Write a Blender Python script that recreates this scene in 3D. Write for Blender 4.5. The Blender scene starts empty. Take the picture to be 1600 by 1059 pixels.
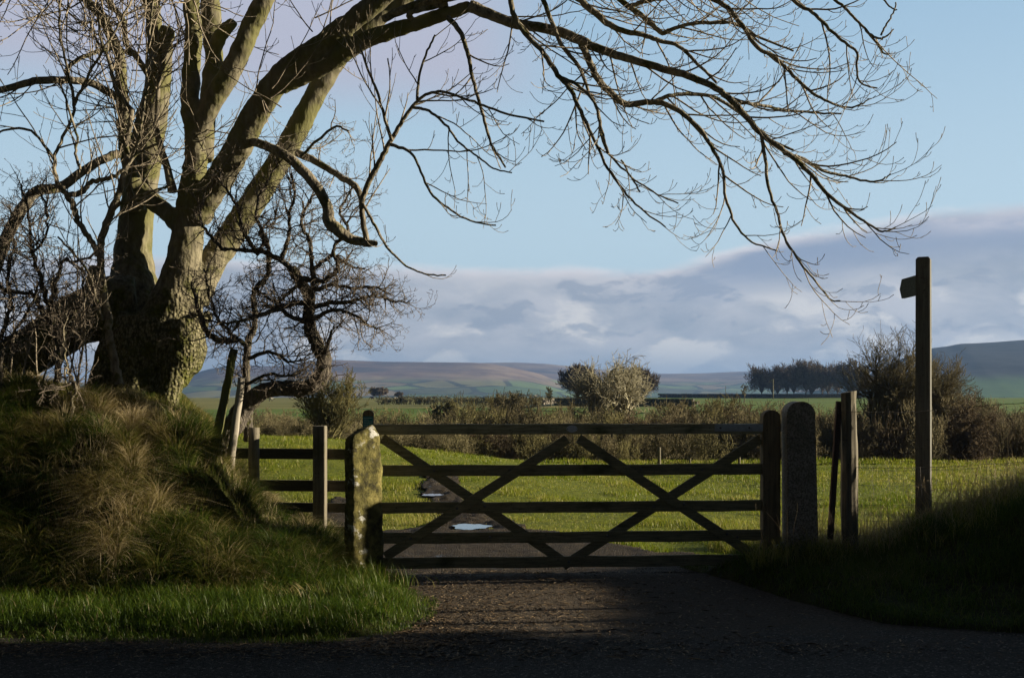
import bpy, bmesh, math, random
import numpy as np
from mathutils import Vector, Matrix, Quaternion
sc = bpy.context.scene
col = sc.collection
H0 = 1.65; F = 1720.0; HZ = 615.0
def P(px, py, Y): return Vector(((px-800)/F*Y, Y, H0+(HZ-py)/F*Y))
def PX(px, Y): return (px-800)/F*Y
def PZ(py, Y): return H0+(HZ-py)/F*Y

# ------------------------------------------------------------------ numpy noise
def _h(ix, iy, s):
    n = (ix.astype(np.int64)*374761393 + iy.astype(np.int64)*668265263 + s*1442695041) & 0x7fffffff
    n = ((n ^ (n >> 13))*1274126177) & 0x7fffffff
    return ((n ^ (n >> 16)) & 0xffff)/65535.0
def vn(x, y, s=0):
    x = np.asarray(x, float); y = np.asarray(y, float)
    ix = np.floor(x); iy = np.floor(y); fx = x-ix; fy = y-iy
    fx = fx*fx*(3-2*fx); fy = fy*fy*(3-2*fy)
    a = _h(ix, iy, s); b = _h(ix+1, iy, s); c = _h(ix, iy+1, s); d = _h(ix+1, iy+1, s)
    return (a*(1-fx)+b*fx)*(1-fy)+(c*(1-fx)+d*fx)*fy
def fbm(x, y, s=0, o=4):
    v = 0; a = .5; t = 0
    for k in range(o):
        v = v+a*vn(x*2**k, y*2**k, s+k*7); t += a; a *= .5
    return v/t
def sst(a, b, x):
    t = np.clip((x-a)/(b-a), 0, 1); return t*t*(3-2*t)

# ------------------------------------------------------------------ terrain
FY = [-400, 0, 9.5, 26, 30, 37, 60, 85, 150, 230, 330, 400, 480, 700, 1100, 1600, 9000]
FZ = [0, 0, 0, -.17, -.3, -2.0, -2.5, -2.1, -1.0, -.35, .12, .2, -.8, -7, -14, -16, -30]
def fieldz(x, y):
    z = np.interp(y, FY, FZ)
    z = z + .78*sst(2.6, -6.8, x)*sst(13, 27, y)*(1-sst(29, 40, y))
    z = z + .05*(fbm(x*.6, y*.6, 3)-.5)*sst(11, 14, y) + .16*(fbm(x*.16, y*.22, 13, 2)-.5)*sst(14, 19, y)*(1-sst(60, 80, y))
    z = z + .8*(fbm(x*.01, y*.012, 9, 2)-.5)*sst(90, 200, y)*(1-sst(360, 400, y)) 
    return z
def xrL(y): return np.interp(y, [6.9, 7.3, 7.7, 8.2, 8.73, 9.2, 9.6, 10.0, 10.4], [-1.5, -1.0, -.68, -.55, -.6, -.8, -.98, -1.12, -1.28])
def edgeL(x, y):
    d = np.minimum(y-7.28, xrL(y)-x)
    return d + .16*(fbm(x*3, y*3, 11)-.5)
def bankL(x, y):
    d = edgeL(x, y)
    z = -.04+.10*sst(-.02, .35, d)
    foot = np.interp(x, [-30, -3, -2, -1.5, -1.1], [8.55, 8.55, 8.5, 8.9, 9.6])
    zc = np.interp(x, [-20, -5, -3.6, -3.1, -2.92, -2.6, -2.35, -1.95, -1.6, -1.35], [1.95, 1.64, 1.60, 1.36, 1.16, .84, .56, .40, .16, -.03])
    back = np.interp(x, [-20, -4.6, -3.6, -2.9, -2], [14, 13, 11.9, 10.9, 10.6])
    t = np.clip((y-foot)/(10.25-foot), 0, 1)
    up = np.sin(t*math.pi/2)**1.25
    lump = (fbm(x*1.5, y*1.5+4, 21)-.5)*.80 + (fbm(x*4, y*4, 22)-.5)*.36
    z = z + (zc + lump*np.clip(zc*1.6, 0, 1)*np.clip(t*2.5, 0, 1)*(1-.7*sst(9.9, 10.4, y)))*up*(1-sst(back, back+1.6, y))
    z = np.where(y > 10.7, z-.3*sst(-1.9, -1.3, x), z)
    z = np.where(x > -1.1, np.where(y > 10.1, -.1, z), z)
    z = z-.35*sst(back+.5, back+1.7, y)-.3*sst(10.8, 11.3, y)*sst(-2.6, -2.1, x)
    return np.where((d < -.05), -.08, z) - .25*sst(14, 18, y)*0 - np.where(y > 18, .5, 0)
def bankR(x, y):
    foot = np.interp(x, [1.2, 1.75, 1.95, 2.25, 2.68, 3.5, 8, 30], [10.9, 10.0, 9.5, 8.6, 7.72, 7.45, 7.3, 7.2]) + .14*(fbm(x*3, y*3, 31)-.5)
    zc = np.interp(x, [1.6, 1.9, 2.3, 2.7, 3.15, 3.65, 4.0, 4.47, 5.2, 6, 8, 12, 30], [0, .02, .14, .15, .12, .28, .38, .60, .90, .96, 1.0, 1.1, 1.2])
    cy_ = np.interp(x, [4.3, 5.2], [9.7, 8.0]); t = np.clip((y-foot)/np.maximum(cy_-foot, .3), 0, 1)
    lump = (fbm(x*1.6, y*1.6, 41)-.5)*.25*np.clip(zc*2, 0, 1)
    z = -.04+.07*sst(-.02, .25, y-foot) + (zc+lump)*sst(0, 1, t)*(1-sst(10.3, 11.6+np.clip((x-4)*.5, 0, 3), y))
    z = np.where(y > 10.2, z-.12*sst(10.3, 11.4, y), z)
    return np.where((y < foot-.05) | (x < 1.2), -.08, z)
def G(x, y): return np.maximum(np.maximum(fieldz(x, y), bankL(x, y)), bankR(x, y))
def gz(x, y): return float(G(np.array([x]), np.array([y]))[0])

# ------------------------------------------------------------------ mesh helpers
def mesh_arrays(name, v, faces_idx, nper, mat, parent=None, attrs=None, smooth=False):
    me = bpy.data.meshes.new(name)
    v = np.asarray(v, np.float32).reshape(-1, 3); fi = np.asarray(faces_idx, np.int32).ravel()
    nf = len(fi)//nper
    me.vertices.add(len(v)); me.vertices.foreach_set('co', v.ravel())
    me.loops.add(len(fi)); me.loops.foreach_set('vertex_index', fi)
    me.polygons.add(nf); me.polygons.foreach_set('loop_start', np.arange(0, nf*nper, nper, dtype=np.int32))
    me.polygons.foreach_set('loop_total', np.full(nf, nper, np.int32))
    if smooth: me.polygons.foreach_set('use_smooth', np.ones(nf, bool))
    me.update(calc_edges=True)
    if attrs:
        for k, a in attrs.items():
            at = me.attributes.new(k, 'FLOAT', 'POINT'); at.data.foreach_set('value', np.asarray(a, np.float32))
    me.materials.append(mat)
    return link(name, me, parent)
def link(name, me, parent=None):
    o = bpy.data.objects.new(name, me); col.objects.link(o)
    if parent is not None: o.parent = parent
    return o
def tag(o, label=None, cat=None, group=None, kind=None):
    if label: o['label'] = label
    if cat: o['category'] = cat
    if group: o['group'] = group
    if kind: o['kind'] = kind
    return o
def thing(name, label, cat, loc=(0, 0, 0), group=None):
    o = bpy.data.objects.new(name, None); col.objects.link(o); o.location = loc
    o.empty_display_size = .1
    return tag(o, label, cat, group)
def bmobj(name, bm, mat, parent=None, smooth=False, origin=None):
    me = bpy.data.meshes.new(name); bmesh.ops.recalc_face_normals(bm, faces=bm.faces)
    bm.to_mesh(me); bm.free()
    for m in (mat if isinstance(mat, (list, tuple)) else [mat]): me.materials.append(m)
    if smooth:
        for p in me.polygons: p.use_smooth = True
    o = link(name, me, parent)
    off = Vector((0, 0, 0))
    if parent is not None: off = -wloc(parent)
    if off.length > 0: me.transform(Matrix.Translation(off))
    return o
def wloc(o):
    v = Vector(o.location)
    while o.parent: o = o.parent; v += Vector(o.location)
    return v
def board(bm, p0, p1, h, t, nrm=(0, -1, 0), bev=.006, mi=0):
    p0 = Vector(p0); p1 = Vector(p1); d = p1-p0; L = d.length; d.normalize()
    n = Vector(nrm); n = (n-d*n.dot(d)).normalized(); u = n.cross(d).normalized()
    M = Matrix.Translation((p0+p1)/2) @ Matrix((d, n, u)).transposed().to_4x4() @ Matrix.Diagonal((L, t, h, 1))
    r = bmesh.ops.create_cube(bm, size=1, matrix=M)
    es = set()
    for v in r['verts']: es.update(v.link_edges)
    if bev: bmesh.ops.bevel(bm, geom=list(es), offset=bev, segments=2, affect='EDGES', profile=.6)

class Tubes:
    def __init__(s): s.v = []; s.f = []; s.n = 0
    def add(s, pts, rad, k=3, cap=False):
        pts = np.asarray(pts, float); rad = np.asarray(rad, float); n = len(pts)
        t = np.empty_like(pts); t[1:-1] = pts[2:]-pts[:-2]; t[0] = pts[1]-pts[0]; t[-1] = pts[-1]-pts[-2]
        t /= np.linalg.norm(t, axis=1)[:, None]+1e-9
        m = np.abs(t).mean(0); ref = np.zeros(3); ref[int(np.argmin(m))] = 1
        u = np.cross(t, ref); u /= np.linalg.norm(u, axis=1)[:, None]+1e-9
        w = np.cross(t, u)
        a = np.arange(k)*2*math.pi/k
        ring = pts[:, None, :] + rad[:, None, None]*(np.cos(a)[None, :, None]*u[:, None, :]+np.sin(a)[None, :, None]*w[:, None, :])
        s.v.append(ring.reshape(-1, 3))
        i = np.arange(n-1)[:, None]*k; j = np.arange(k)[None, :]; j2 = (j+1) % k
        q = np.stack([i+j, i+j2, i+k+j2, i+k+j], -1).reshape(-1, 4)+s.n
        s.f.append(q)
        s.n += n*k
        if cap:
            for e, b in ((0, 0), (1, (n-1)*k)):
                s.v.append(pts[[-1 if e else 0]]); c = s.n; s.n += 1
                base = c-n*k-(1 if e else 0)
                rr = base+b
                for x in range(k):
                    y = (x+1) % k
                    s.f.append(np.array([[rr+x, rr+y, c, c]] if e else [[rr+y, rr+x, c, c]]))
    def obj(s, name, mat, parent=None, smooth=True):
        v = np.concatenate(s.v); f = np.concatenate(s.f)
        if parent is not None: v = v-np.array(wloc(parent))[None, :]
        me = bpy.data.meshes.new(name)
        tri = f[:, 2] == f[:, 3]
        if tri.any():
            me.from_pydata(v.tolist(), [], [tuple(a[:3]) if a[2] == a[3] else tuple(a) for a in f.tolist()])
            me.materials.append(mat)
            if smooth: me.polygons.foreach_set('use_smooth', np.ones(len(me.polygons), bool))
            return link(name, me, parent)
        bpy.data.meshes.remove(me)
        return mesh_arrays(name, v, f, 4, mat, parent, smooth=smooth)

def crom(pts, sub=6):
    """Catmull-Rom through rows [x,y,z,r]"""
    p = np.asarray(pts, float)
    if len(p) == 2: return np.linspace(p[0], p[1], sub+1)
    q = np.vstack([2*p[0]-p[1], p, 2*p[-1]-p[-2]]); out = []
    for i in range(1, len(q)-2):
        for k in range(sub):
            t = k/sub; a, b, c, d = q[i-1:i+3]
            out.append(.5*((2*b)+(-a+c)*t+(2*a-5*b+4*c-d)*t*t+(-a+3*b-3*c+d)*t**3))
    out.append(p[-1]); out = np.array(out); out[:, 3] = np.maximum(out[:, 3], .0015)
    return out
def limb(pts, sub=6, wob=0, rng=None):
    """pts: (px,py,width_px,Y)"""
    rows = []
    for px, py, w, Y in pts:
        a = P(px, py, Y); rows.append((a.x, a.y, a.z, w/2/F*Y))
    c = crom(rows, sub)
    if wob and rng is not None:
        c[1:-1, :3] += np.array([[rng.gauss(0, wob) for _ in range(3)] for _ in range(len(c)-2)])
    return c

def rotv(v, ax, ang):
    return Quaternion(ax, ang) @ v
def perp(d, rng):
    while True:
        a = Vector((rng.gauss(0, 1), rng.gauss(0, 1), rng.gauss(0, 1)))
        a = a-d*a.dot(d)
        if a.length > .2: return a.normalized()
def grow(T, rng, p, d, r, L, lvl, S):
    n = max(3, min(12, int(L/S['seg'][lvl]))); st = L/n
    pts = [tuple(p)]; rs = [r]; p = Vector(p); d = Vector(d)
    tip = max(S['rmin'], r*S['tip']); dirs = [Vector(d)]
    wig = S['wig'][lvl]; u0 = S['up0'][lvl]; u1 = S['up1'][lvl]
    for i in range(n):
        t = (i+1)/n
        up = (u0*(1-t)+u1*t)
        d = d+Vector((rng.gauss(0, wig), rng.gauss(0, wig), rng.gauss(0, wig)+up/n*2))
        d.normalize(); p = p+d*st
        pts.append(tuple(p)); rs.append(r+(tip-r)*t); dirs.append(Vector(d))
    if S.get('bud') and lvl >= S['max']-1: rs[-1] = rs[-1]*1.35
    T.add(pts, rs, 5 if r > .02 else (4 if r > .008 else 3))
    if lvl < S['max']:
        kids(T, rng, pts, rs, dirs, L, lvl, S)
def kids(T, rng, pts, rs, dirs, L, lvl, S, t0=.15):
    nk = L*S['n'][lvl+1]; nk = int(nk)+(1 if rng.random() < nk % 1 else 0)
    n = len(pts)-1
    for k in range(nk):
        t = t0+(1-t0)*(k+rng.random())/nk
        f = min(t*n, n-.01); i = int(f); a = f-i
        q = Vector(pts[i]).lerp(Vector(pts[i+1]), a)
        dd = dirs[min(i+1, len(dirs)-1)]
        ang = rng.uniform(*S['ang'][lvl+1])
        pv = perp(dd, rng)
        if S.get('upb'): pv = (pv+Vector((0, 0, S['upb']))); pv = (pv-dd*pv.dot(dd)).normalized()
        nd = (dd*math.cos(ang)+pv*math.sin(ang)).normalized()
        r0 = min((rs[i]*(1-a)+rs[i+1]*a)*S['rr'], S['rmax'][lvl+1])
        lo, hi = S['len'][lvl+1]
        LL = rng.uniform(lo, hi)*(1-.45*t)
        grow(T, rng, q, nd, max(r0, S['rmin']), LL, lvl+1, S)
def sprout(T, rng, c, S, t0=.1, dens=1, lvl=0):
    """children along a traced centreline c (rows x,y,z,r)"""
    pts = [tuple(a[:3]) for a in c]; rs = [a[3] for a in c]
    dirs = []; L = 0
    for i in range(len(pts)):
        j = min(i+1, len(pts)-1); k = max(j-1, 0)
        v = Vector(pts[j])-Vector(pts[k]); dirs.append(v.normalized())
        if i: L += (Vector(pts[i])-Vector(pts[i-1])).length
    S2 = dict(S); S2['n'] = list(S['n']); S2['n'][lvl+1] = S['n'][lvl+1]*dens
    kids(T, rng, pts, rs, dirs, L, lvl, S2, t0)

# ------------------------------------------------------------------ materials
def mat(name):
    m = bpy.data.materials.new(name); m.use_nodes = True
    nt = m.node_tree; nt.nodes.clear()
    return m, nt
class N:
    def __init__(s, nt): s.nt = nt
    def __call__(s, t, ins=None, **kw):
        n = s.nt.nodes.new(t)
        for k, v in kw.items(): setattr(n, k, v)
        for k, v in (ins or {}).items():
            i = n.inputs[k] if not isinstance(k, tuple) else n.inputs[k[0]]
            if hasattr(v, 'is_output') or isinstance(v, bpy.types.NodeSocket): s.nt.links.new(v, i)
            else: i.default_value = v
        return n
    def ramp(s, fac, stops, interp='LINEAR'):
        n = s.nt.nodes.new('ShaderNodeValToRGB'); n.color_ramp.interpolation = interp
        e = n.color_ramp.elements
        while len(e) > 1: e.remove(e[-1])
        e[0].position = stops[0][0]; e[0].color = c4(stops[0][1])
        for p, c in stops[1:]:
            x = e.new(p); x.color = c4(c)
        s.nt.links.new(fac, n.inputs[0]); return n.outputs[0]
    def mix(s, f, a, b, mode='MIX'):
        n = s.nt.nodes.new('ShaderNodeMix'); n.data_type = 'RGBA'; n.blend_type = mode; n.clamp_result = False
        for i, v in ((0, f), (6, a), (7, b)):
            if isinstance(v, bpy.types.NodeSocket): s.nt.links.new(v, n.inputs[i])
            elif i == 0: n.inputs[0].default_value = v
            else: n.inputs[i].default_value = c4(v)
        return n.outputs[2]
    def math(s, op, a, b=0.0, c=0.0, clamp=False):
        n = s.nt.nodes.new('ShaderNodeMath'); n.operation = op; n.use_clamp = clamp
        for i, v in enumerate((a, b, c)):
            if isinstance(v, bpy.types.NodeSocket): s.nt.links.new(v, n.inputs[i])
            else: n.inputs[i].default_value = v
        return n.outputs[0]
    def sm(s, v, a, b):
        n = s.nt.nodes.new('ShaderNodeMapRange'); n.interpolation_type = 'SMOOTHSTEP'
        s.nt.links.new(v, n.inputs[0]); n.inputs[1].default_value = a; n.inputs[2].default_value = b
        return n.outputs[0]
    def noise(s, vec, scale, detail=4, rough=.55):
        n = s('ShaderNodeTexNoise', {'Scale': scale, 'Detail': detail, 'Roughness': rough})
        if vec is not None: s.nt.links.new(vec, n.inputs['Vector'])
        return n.outputs['Fac']
    def mapped(s, vec, scale):
        n = s('ShaderNodeMapping', {'Vector': vec, 'Scale': scale}); return n.outputs[0]
def c4(c): return (c[0], c[1], c[2], 1) if len(c) == 3 else c
def out(nt, sh, disp=None):
    o = nt.nodes.new('ShaderNodeOutputMaterial'); nt.links.new(sh, o.inputs[0])
def principled(n, colr, rough=.8, bump=None, bs=.3, bd=.02, spec=.3, metal=0.0):
    p = n('ShaderNodeBsdfPrincipled', {'Base Color': colr if isinstance(colr, bpy.types.NodeSocket) else c4(colr), 'Roughness': rough, 'Metallic': metal, 'Specular IOR Level': spec})
    if bump is not None:
        b = n('ShaderNodeBump', {'Height': bump, 'Strength': bs, 'Distance': bd}); n.nt.links.new(b.outputs[0], p.inputs['Normal'])
    return p.outputs[0]

def m_bark(name, dark, light, moss, mosslo, mosshi, scale=1, bs=.8, zlo=None, zhi=None, streak=.35):
    m, nt = mat(name); n = N(nt); tc = n('ShaderNodeTexCoord').outputs['Object']
    st = n.mapped(tc, (1, 1, streak))
    a = n.noise(st, 14*scale, 6, .65); b = n.noise(tc, 3*scale, 4)
    base = n.ramp(a, [(.33, dark), (.62, light)])
    mf = n.sm(n.math('ADD', n.noise(tc, 4.5*scale, 5, .6), n.math('MULTIPLY', n.math('SUBTRACT', a, .5), .35)), mosslo, mosshi)
    if zlo is not None:
        z = n('ShaderNodeSeparateXYZ', {0: tc}).outputs[2]
        zz = n.sm(z, zhi, zlo)
        mf = n.math('MULTIPLY', n.math('ADD', mf, n.math('MULTIPLY', zz, .55)), n.math('ADD', .55, n.math('MULTIPLY', zz, .6)), clamp=True)
    mossc = n.ramp(n.noise(tc, 30*scale, 3), [(.35, [x*.45 for x in moss]), (.65, moss)])
    if zlo is not None:
        smooth = n.ramp(a, [(.3, (.085, .075, .05)), (.7, (.215, .195, .135))]); smooth = n.mix(n.math('MULTIPLY', n.sm(b, .40, .60), .8), smooth, (.125, .125, .04))
        base = n.mix(n.sm(z, .9, 1.9), base, smooth)
        fl = n('ShaderNodeTexVoronoi', {'Vector': n.mapped(tc, (1, 1, .55)), 'Scale': 48.0}).outputs['Distance']
        fl = n.math('ADD', fl, n.math('MULTIPLY', n.math('SUBTRACT', n.noise(tc, 60, 3), .5), .6))
        base = n.mix(n.math('MULTIPLY', n.sm(fl, .5, .2), n.sm(z, 1.1, .4)), base, (.42, .37, .26))
        base = n.mix(n.math('MULTIPLY', n.sm(fl, .55, .72), n.sm(z, 1.1, .4)), base, (.03, .026, .018))
    c = n.mix(mf, base, mossc)
    vor = n('ShaderNodeTexVoronoi', {'Vector': st, 'Scale': 26*scale}).outputs['Distance']
    hgt = n.math('ADD', n.math('MULTIPLY', a, .8), n.math('MULTIPLY', vor, .5))
    if zlo is not None:
        kn = n('ShaderNodeTexVoronoi', {'Vector': tc, 'Scale': 36.0}, feature='SMOOTH_F1').outputs['Distance']
        hgt = n.math('MULTIPLY', hgt, n.math('ADD', .5, n.math('MULTIPLY', n.sm(z, 1.9, .6), .65)))
        hgt = n.math('ADD', hgt, n.math('MULTIPLY', n.math('MULTIPLY', kn, -1.6), zz))
    out(nt, principled(n, c, .85, hgt, bs, .03, .2)); return m
BARK = m_bark('bark', (.05, .043, .032), (.27, .24, .17), (.10, .105, .02), .5, .68, 1, .9, .1, 1.7)
TWIG = m_bark('twig_bark', (.12, .10, .075), (.36, .31, .235), (.07, .07, .02), .6, .75, 2, .3)
LIMBM = m_bark('limb_bark', (.07, .06, .045), (.29, .255, .19), (.10, .10, .025), .5, .66, 1.6, .6)
THORN = m_bark('thorn_bark', (.035, .03, .025), (.15, .13, .105), (.075, .075, .02), .52, .68, 3, .8)
THTW = m_bark('thorn_twig', (.05, .04, .033), (.22, .185, .145), (.06, .06, .02), .6, .75, 4, .3)
def m_flat(name, c0, c1, scale=4, rough=.9, z=1):
    m, nt = mat(name); n = N(nt); tc = n('ShaderNodeTexCoord').outputs['Object']
    a = n.noise(n.mapped(tc, (1, 1, z)), scale, 4)
    out(nt, principled(n, n.ramp(a, [(.35, c0), (.65, c1)]), rough, spec=.15)); return m
MTREE = {'dark': m_flat('distant_bark', (.06, .047, .036), (.16, .125, .09), .7),
         'grey': m_flat('lichened_bark', (.2, .185, .12), (.46, .43, .31), 2),
         'brown': m_flat('brown_twig', (.07, .062, .034), (.2, .172, .095), 1.5),
         'red': m_flat('red_thorn_twig', (.058, .045, .028), (.155, .118, .07), 1.5),
         'olive': m_flat('olive_twig', (.085, .078, .036), (.22, .2, .085), 1.5),
         'pale': m_flat('pale_twig', (.11, .10, .05), (.30, .265, .15), 1.5)}
def m_wood(name, dark, light, axis='X', green=(.07, .075, .03), gl=.55, gh=.75, sc_=1):
    m, nt = mat(name); n = N(nt); tc = n('ShaderNodeTexCoord').outputs['Object']
    s = {'X': (1.2, 14, 22), 'Z': (16, 16, 1.0)}[axis]
    a = n.noise(n.mapped(tc, s), 3*sc_, 6, .7); b = n.noise(tc, 2.2, 4); e = n.noise(tc, 45, 2)
    c = n.ramp(a, [(.3, dark), (.7, light)])
    c = n.mix(n.sm(b, gl, gh), c, green)
    c = n.mix(n.math('MULTIPLY', n.sm(e, .62, .7), .5), c, [x*.4 for x in dark])
    out(nt, principled(n, c, .85, a, .6, .008, .2)); return m
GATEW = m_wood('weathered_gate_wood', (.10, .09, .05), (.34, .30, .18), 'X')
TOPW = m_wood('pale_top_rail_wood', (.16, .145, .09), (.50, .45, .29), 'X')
STILEW = m_wood('weathered_stile_wood', (.09, .07, .042), (.32, .245, .14), 'Z', gl=.65, gh=.85)
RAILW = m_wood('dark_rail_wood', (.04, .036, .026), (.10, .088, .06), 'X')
POSTW = m_wood('post_wood', (.09, .08, .06), (.24, .215, .16), 'Z', (.08, .085, .035))
SIGNW = m_wood('sign_post_wood', (.08, .082, .075), (.21, .205, .18), 'Z', (.06, .07, .04), .6, .8)
PALEW = m_wood('pale_stake_wood', (.22, .2, .16), (.42, .385, .32), 'Z', gl=.7, gh=.9)
MOSSW = m_wood('mossy_stake_wood', (.06, .055, .035), (.15, .14, .07), 'Z', (.12, .13, .04), .4, .6)
def m_stone():
    m, nt = mat('lichened_gatestone'); n = N(nt); tc = n('ShaderNodeTexCoord').outputs['Object']
    a = n.noise(tc, 9, 6, .65); b = n.noise(tc, 5, 5, .6); d = n.noise(tc, 13, 4, .7)
    c = n.ramp(a, [(.36, (.035, .032, .014)), (.5, (.12, .11, .035)), (.64, (.235, .205, .07))])
    c = n.mix(n.sm(n.math('ADD', b, n.math('MULTIPLY', d, .5)), .86, .94), c, (.52, .52, .48))
    c = n.mix(n.sm(d, .42, .33), c, (.05, .045, .025))
    h = n.math('ADD', n.noise(n.mapped(tc, (1, 1, .6)), 16, 7, .75), n.math('MULTIPLY', b, 1.2))
    out(nt, principled(n, c, .9, h, 1, .035, .2)); return m
STONE = m_stone()
def m_concrete():
    m, nt = mat('aggregate_concrete'); n = N(nt); tc = n('ShaderNodeTexCoord').outputs['Object']
    v = n('ShaderNodeTexVoronoi', {'Vector': tc, 'Scale': 110.0}); a = n.noise(tc, 60, 3); b = n.noise(tc, 4, 4)
    c = n.ramp(a, [(.38, (.14, .12, .095)), (.62, (.42, .365, .30))])
    c = n.mix(n.math('MULTIPLY', n.sm(b, .45, .7), .5), c, (.1, .1, .06))
    out(nt, principled(n, c, .85, n.math('ADD', v.outputs['Distance'], a), .8, .006, .3)); return m
CONC = m_concrete()
def m_metal(name, c, rough, met=.8):
    m, nt = mat(name); n = N(nt); tc = n('ShaderNodeTexCoord').outputs['Object']
    a = n.noise(tc, 30, 4)
    p = principled(n, n.ramp(a, [(.3, [x*.7 for x in c]), (.7, c)]), rough, a, .2, .003, .5, met); out(nt, p); return m
GALV = m_metal('galvanised_steel', (.42, .45, .5), .45, .5)
WIRE = m_metal('rusty_wire', (.10, .09, .08), .6, .6)
BOLT = m_metal('bolt_steel', (.16, .15, .14), .5, .7)
def m_plain(name, c, rough=.6, spec=.3):
    m, nt = mat(name); n = N(nt); tc = n('ShaderNodeTexCoord').outputs['Object']
    a = n.noise(tc, 25, 3); out(nt, principled(n, n.ramp(a, [(.3, [x*.75 for x in c]), (.7, c)]), rough, spec=spec)); return m
TEAL = m_plain('teal_plaque', (.025, .24, .25)); WHITEP = m_plain('white_print', (.6, .7, .7)); OVAL = m_plain('white_plate', (.62, .65, .70), .4)
WOOL = m_plain('sheep_wool', (.6, .57, .48), .95); SFACE = m_plain('sheep_face', (.03, .028, .025), .9); DWOOL = m_plain('dark_sheep_wool', (.05, .045, .04), .95)
REND = m_plain('white_render', (.75, .73, .7), .9); SLATE = m_plain('slate_roof', (.10, .105, .12), .8); PANE = m_plain('window_glass', (.03, .035, .045), .2)

def m_blade(name, stops, trans=.45):
    m, nt = mat(name); n = N(nt)
    a = n('ShaderNodeAttribute', attribute_name='dry').outputs['Fac']
    c = n.ramp(a, stops)
    d = n('ShaderNodeBsdfDiffuse', {'Color': c}).outputs[0]
    t = n('ShaderNodeBsdfTranslucent', {'Color': c}).outputs[0]
    g = n('ShaderNodeBsdfGlossy', {'Color': (.5, .5, .45, 1), 'Roughness': .45}).outputs[0]
    x = n('ShaderNodeMixShader', {0: trans, 1: d, 2: t}).outputs[0]
    y = n('ShaderNodeMixShader', {0: .035, 1: x, 2: g}).outputs[0]
    out(nt, y); return m
BBLADE = m_blade('bank_blade', [(0, (.035, .072, .010)), (.35, (.09, .13, .02)), (.58, (.215, .195, .05)), (.8, (.39, .325, .15)), (1, (.64, .54, .35))], .35)
BLADE = m_blade('grass_blade', [(0, (.035, .075, .008)), (.35, (.08, .13, .012)), (.6, (.15, .175, .025)), (.8, (.24, .2, .085)), (1, (.38, .31, .18))])
FBLADE = m_blade('field_grass_blade', [(0, (.07, .12, .006)), (.4, (.165, .21, .012)), (.66, (.27, .275, .035)), (1, (.46, .40, .16))])
def m_ground():
    m, nt = mat('field_ground'); n = N(nt); g = n('ShaderNodeNewGeometry').outputs['Position']
    s = n('ShaderNodeSeparateXYZ', {0: g}); x, y = s.outputs[0], s.outputs[1]
    a = n.noise(g, 1.2, 5); b = n.noise(g, 9, 4, .7); far = n.noise(n.mapped(g, (.02, .05, 0)), 1, 5)
    near = n.ramp(b, [(.3, (.06, .075, .008)), (.55, (.14, .165, .015)), (.75, (.22, .215, .035))])
    near = n.mix(n.math('MULTIPLY', n.sm(a, .5, .7), .4), near, (.07, .10, .01))
    # pasture strips further off
    farc = n.ramp(far, [(.35, (.12, .135, .03)), (.6, (.2, .19, .06))])
    strip = n.ramp(n.noise(n.mapped(g, (.05, .05, 0)), 1, 3), [(.4, (.085, .15, .018)), (.6, (.13, .18, .03))])
    fy = n.sm(y, 175, 185)
    fx = n.sm(n.math('DIVIDE', x, n.math('MAXIMUM', y, 1.0)), .10, .13)
    f = n.mix(n.math('MULTIPLY', fy, n.math('SUBTRACT', 1.0, fx)), strip, farc)
    c = n.mix(n.sm(y, 34, 60), near, f)
    vf = n('ShaderNodeTexVoronoi', {'Vector': n.mapped(g, (.006, .004, 0)), 'Scale': 1.0}); 
    vv = n.ramp(n('ShaderNodeSeparateColor', {0: vf.outputs['Color']}).outputs[0], [(0, (.06, .13, .03)), (.5, (.11, .17, .04)), (1, (.16, .16, .06))], 'CONSTANT')
    c = n.mix(n.sm(y, 600, 640), c, vv)
    c = n.mix(n.math('MULTIPLY', n.sm(y, 29, 33), n.sm(y, 75, 55)), c, (.075, .065, .03))
    out(nt, principled(n, c, .95, b, .6, .04, .1)); return m
GROUND = m_ground()
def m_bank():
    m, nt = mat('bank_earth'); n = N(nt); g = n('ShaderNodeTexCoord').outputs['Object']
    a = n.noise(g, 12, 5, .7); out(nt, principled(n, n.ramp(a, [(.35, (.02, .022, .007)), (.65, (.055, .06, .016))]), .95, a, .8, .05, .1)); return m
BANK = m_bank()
def m_road():
    m, nt = mat('road_asphalt'); n = N(nt); g = n('ShaderNodeTexCoord').outputs['Object']
    v = n('ShaderNodeTexVoronoi', {'Vector': g, 'Scale': 85.0}); vd = v.outputs['Distance']
    sp = n('ShaderNodeSeparateColor', {0: v.outputs['Color']}).outputs[0]
    a = n.noise(g, 3, 6, .65); b = n.noise(g, 40, 4, .7)
    c = n.ramp(sp, [(0, (.028, .026, .023)), (.6, (.065, .06, .052)), (.93, (.10, .09, .078)), (1, (.3, .27, .23))])
    dirt = n.ramp(b, [(.35, (.04, .031, .022)), (.7, (.14, .11, .08))])
    yy = n('ShaderNodeSeparateXYZ', {0: g}).outputs[1]
    df = n.math('MULTIPLY', n.sm(n.math('ADD', a, n.math('MULTIPLY', n.sm(yy, 6.6, 8.6), .38)), .55, .8), .85)
    c = n.mix(df, c, dirt)
    h = n.math('ADD', n.math('MULTIPLY', vd, -1), n.math('MULTIPLY', b, .8))
    out(nt, principled(n, c, .9, h, 1, .014, .12)); return m
ROAD = m_road()
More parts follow.
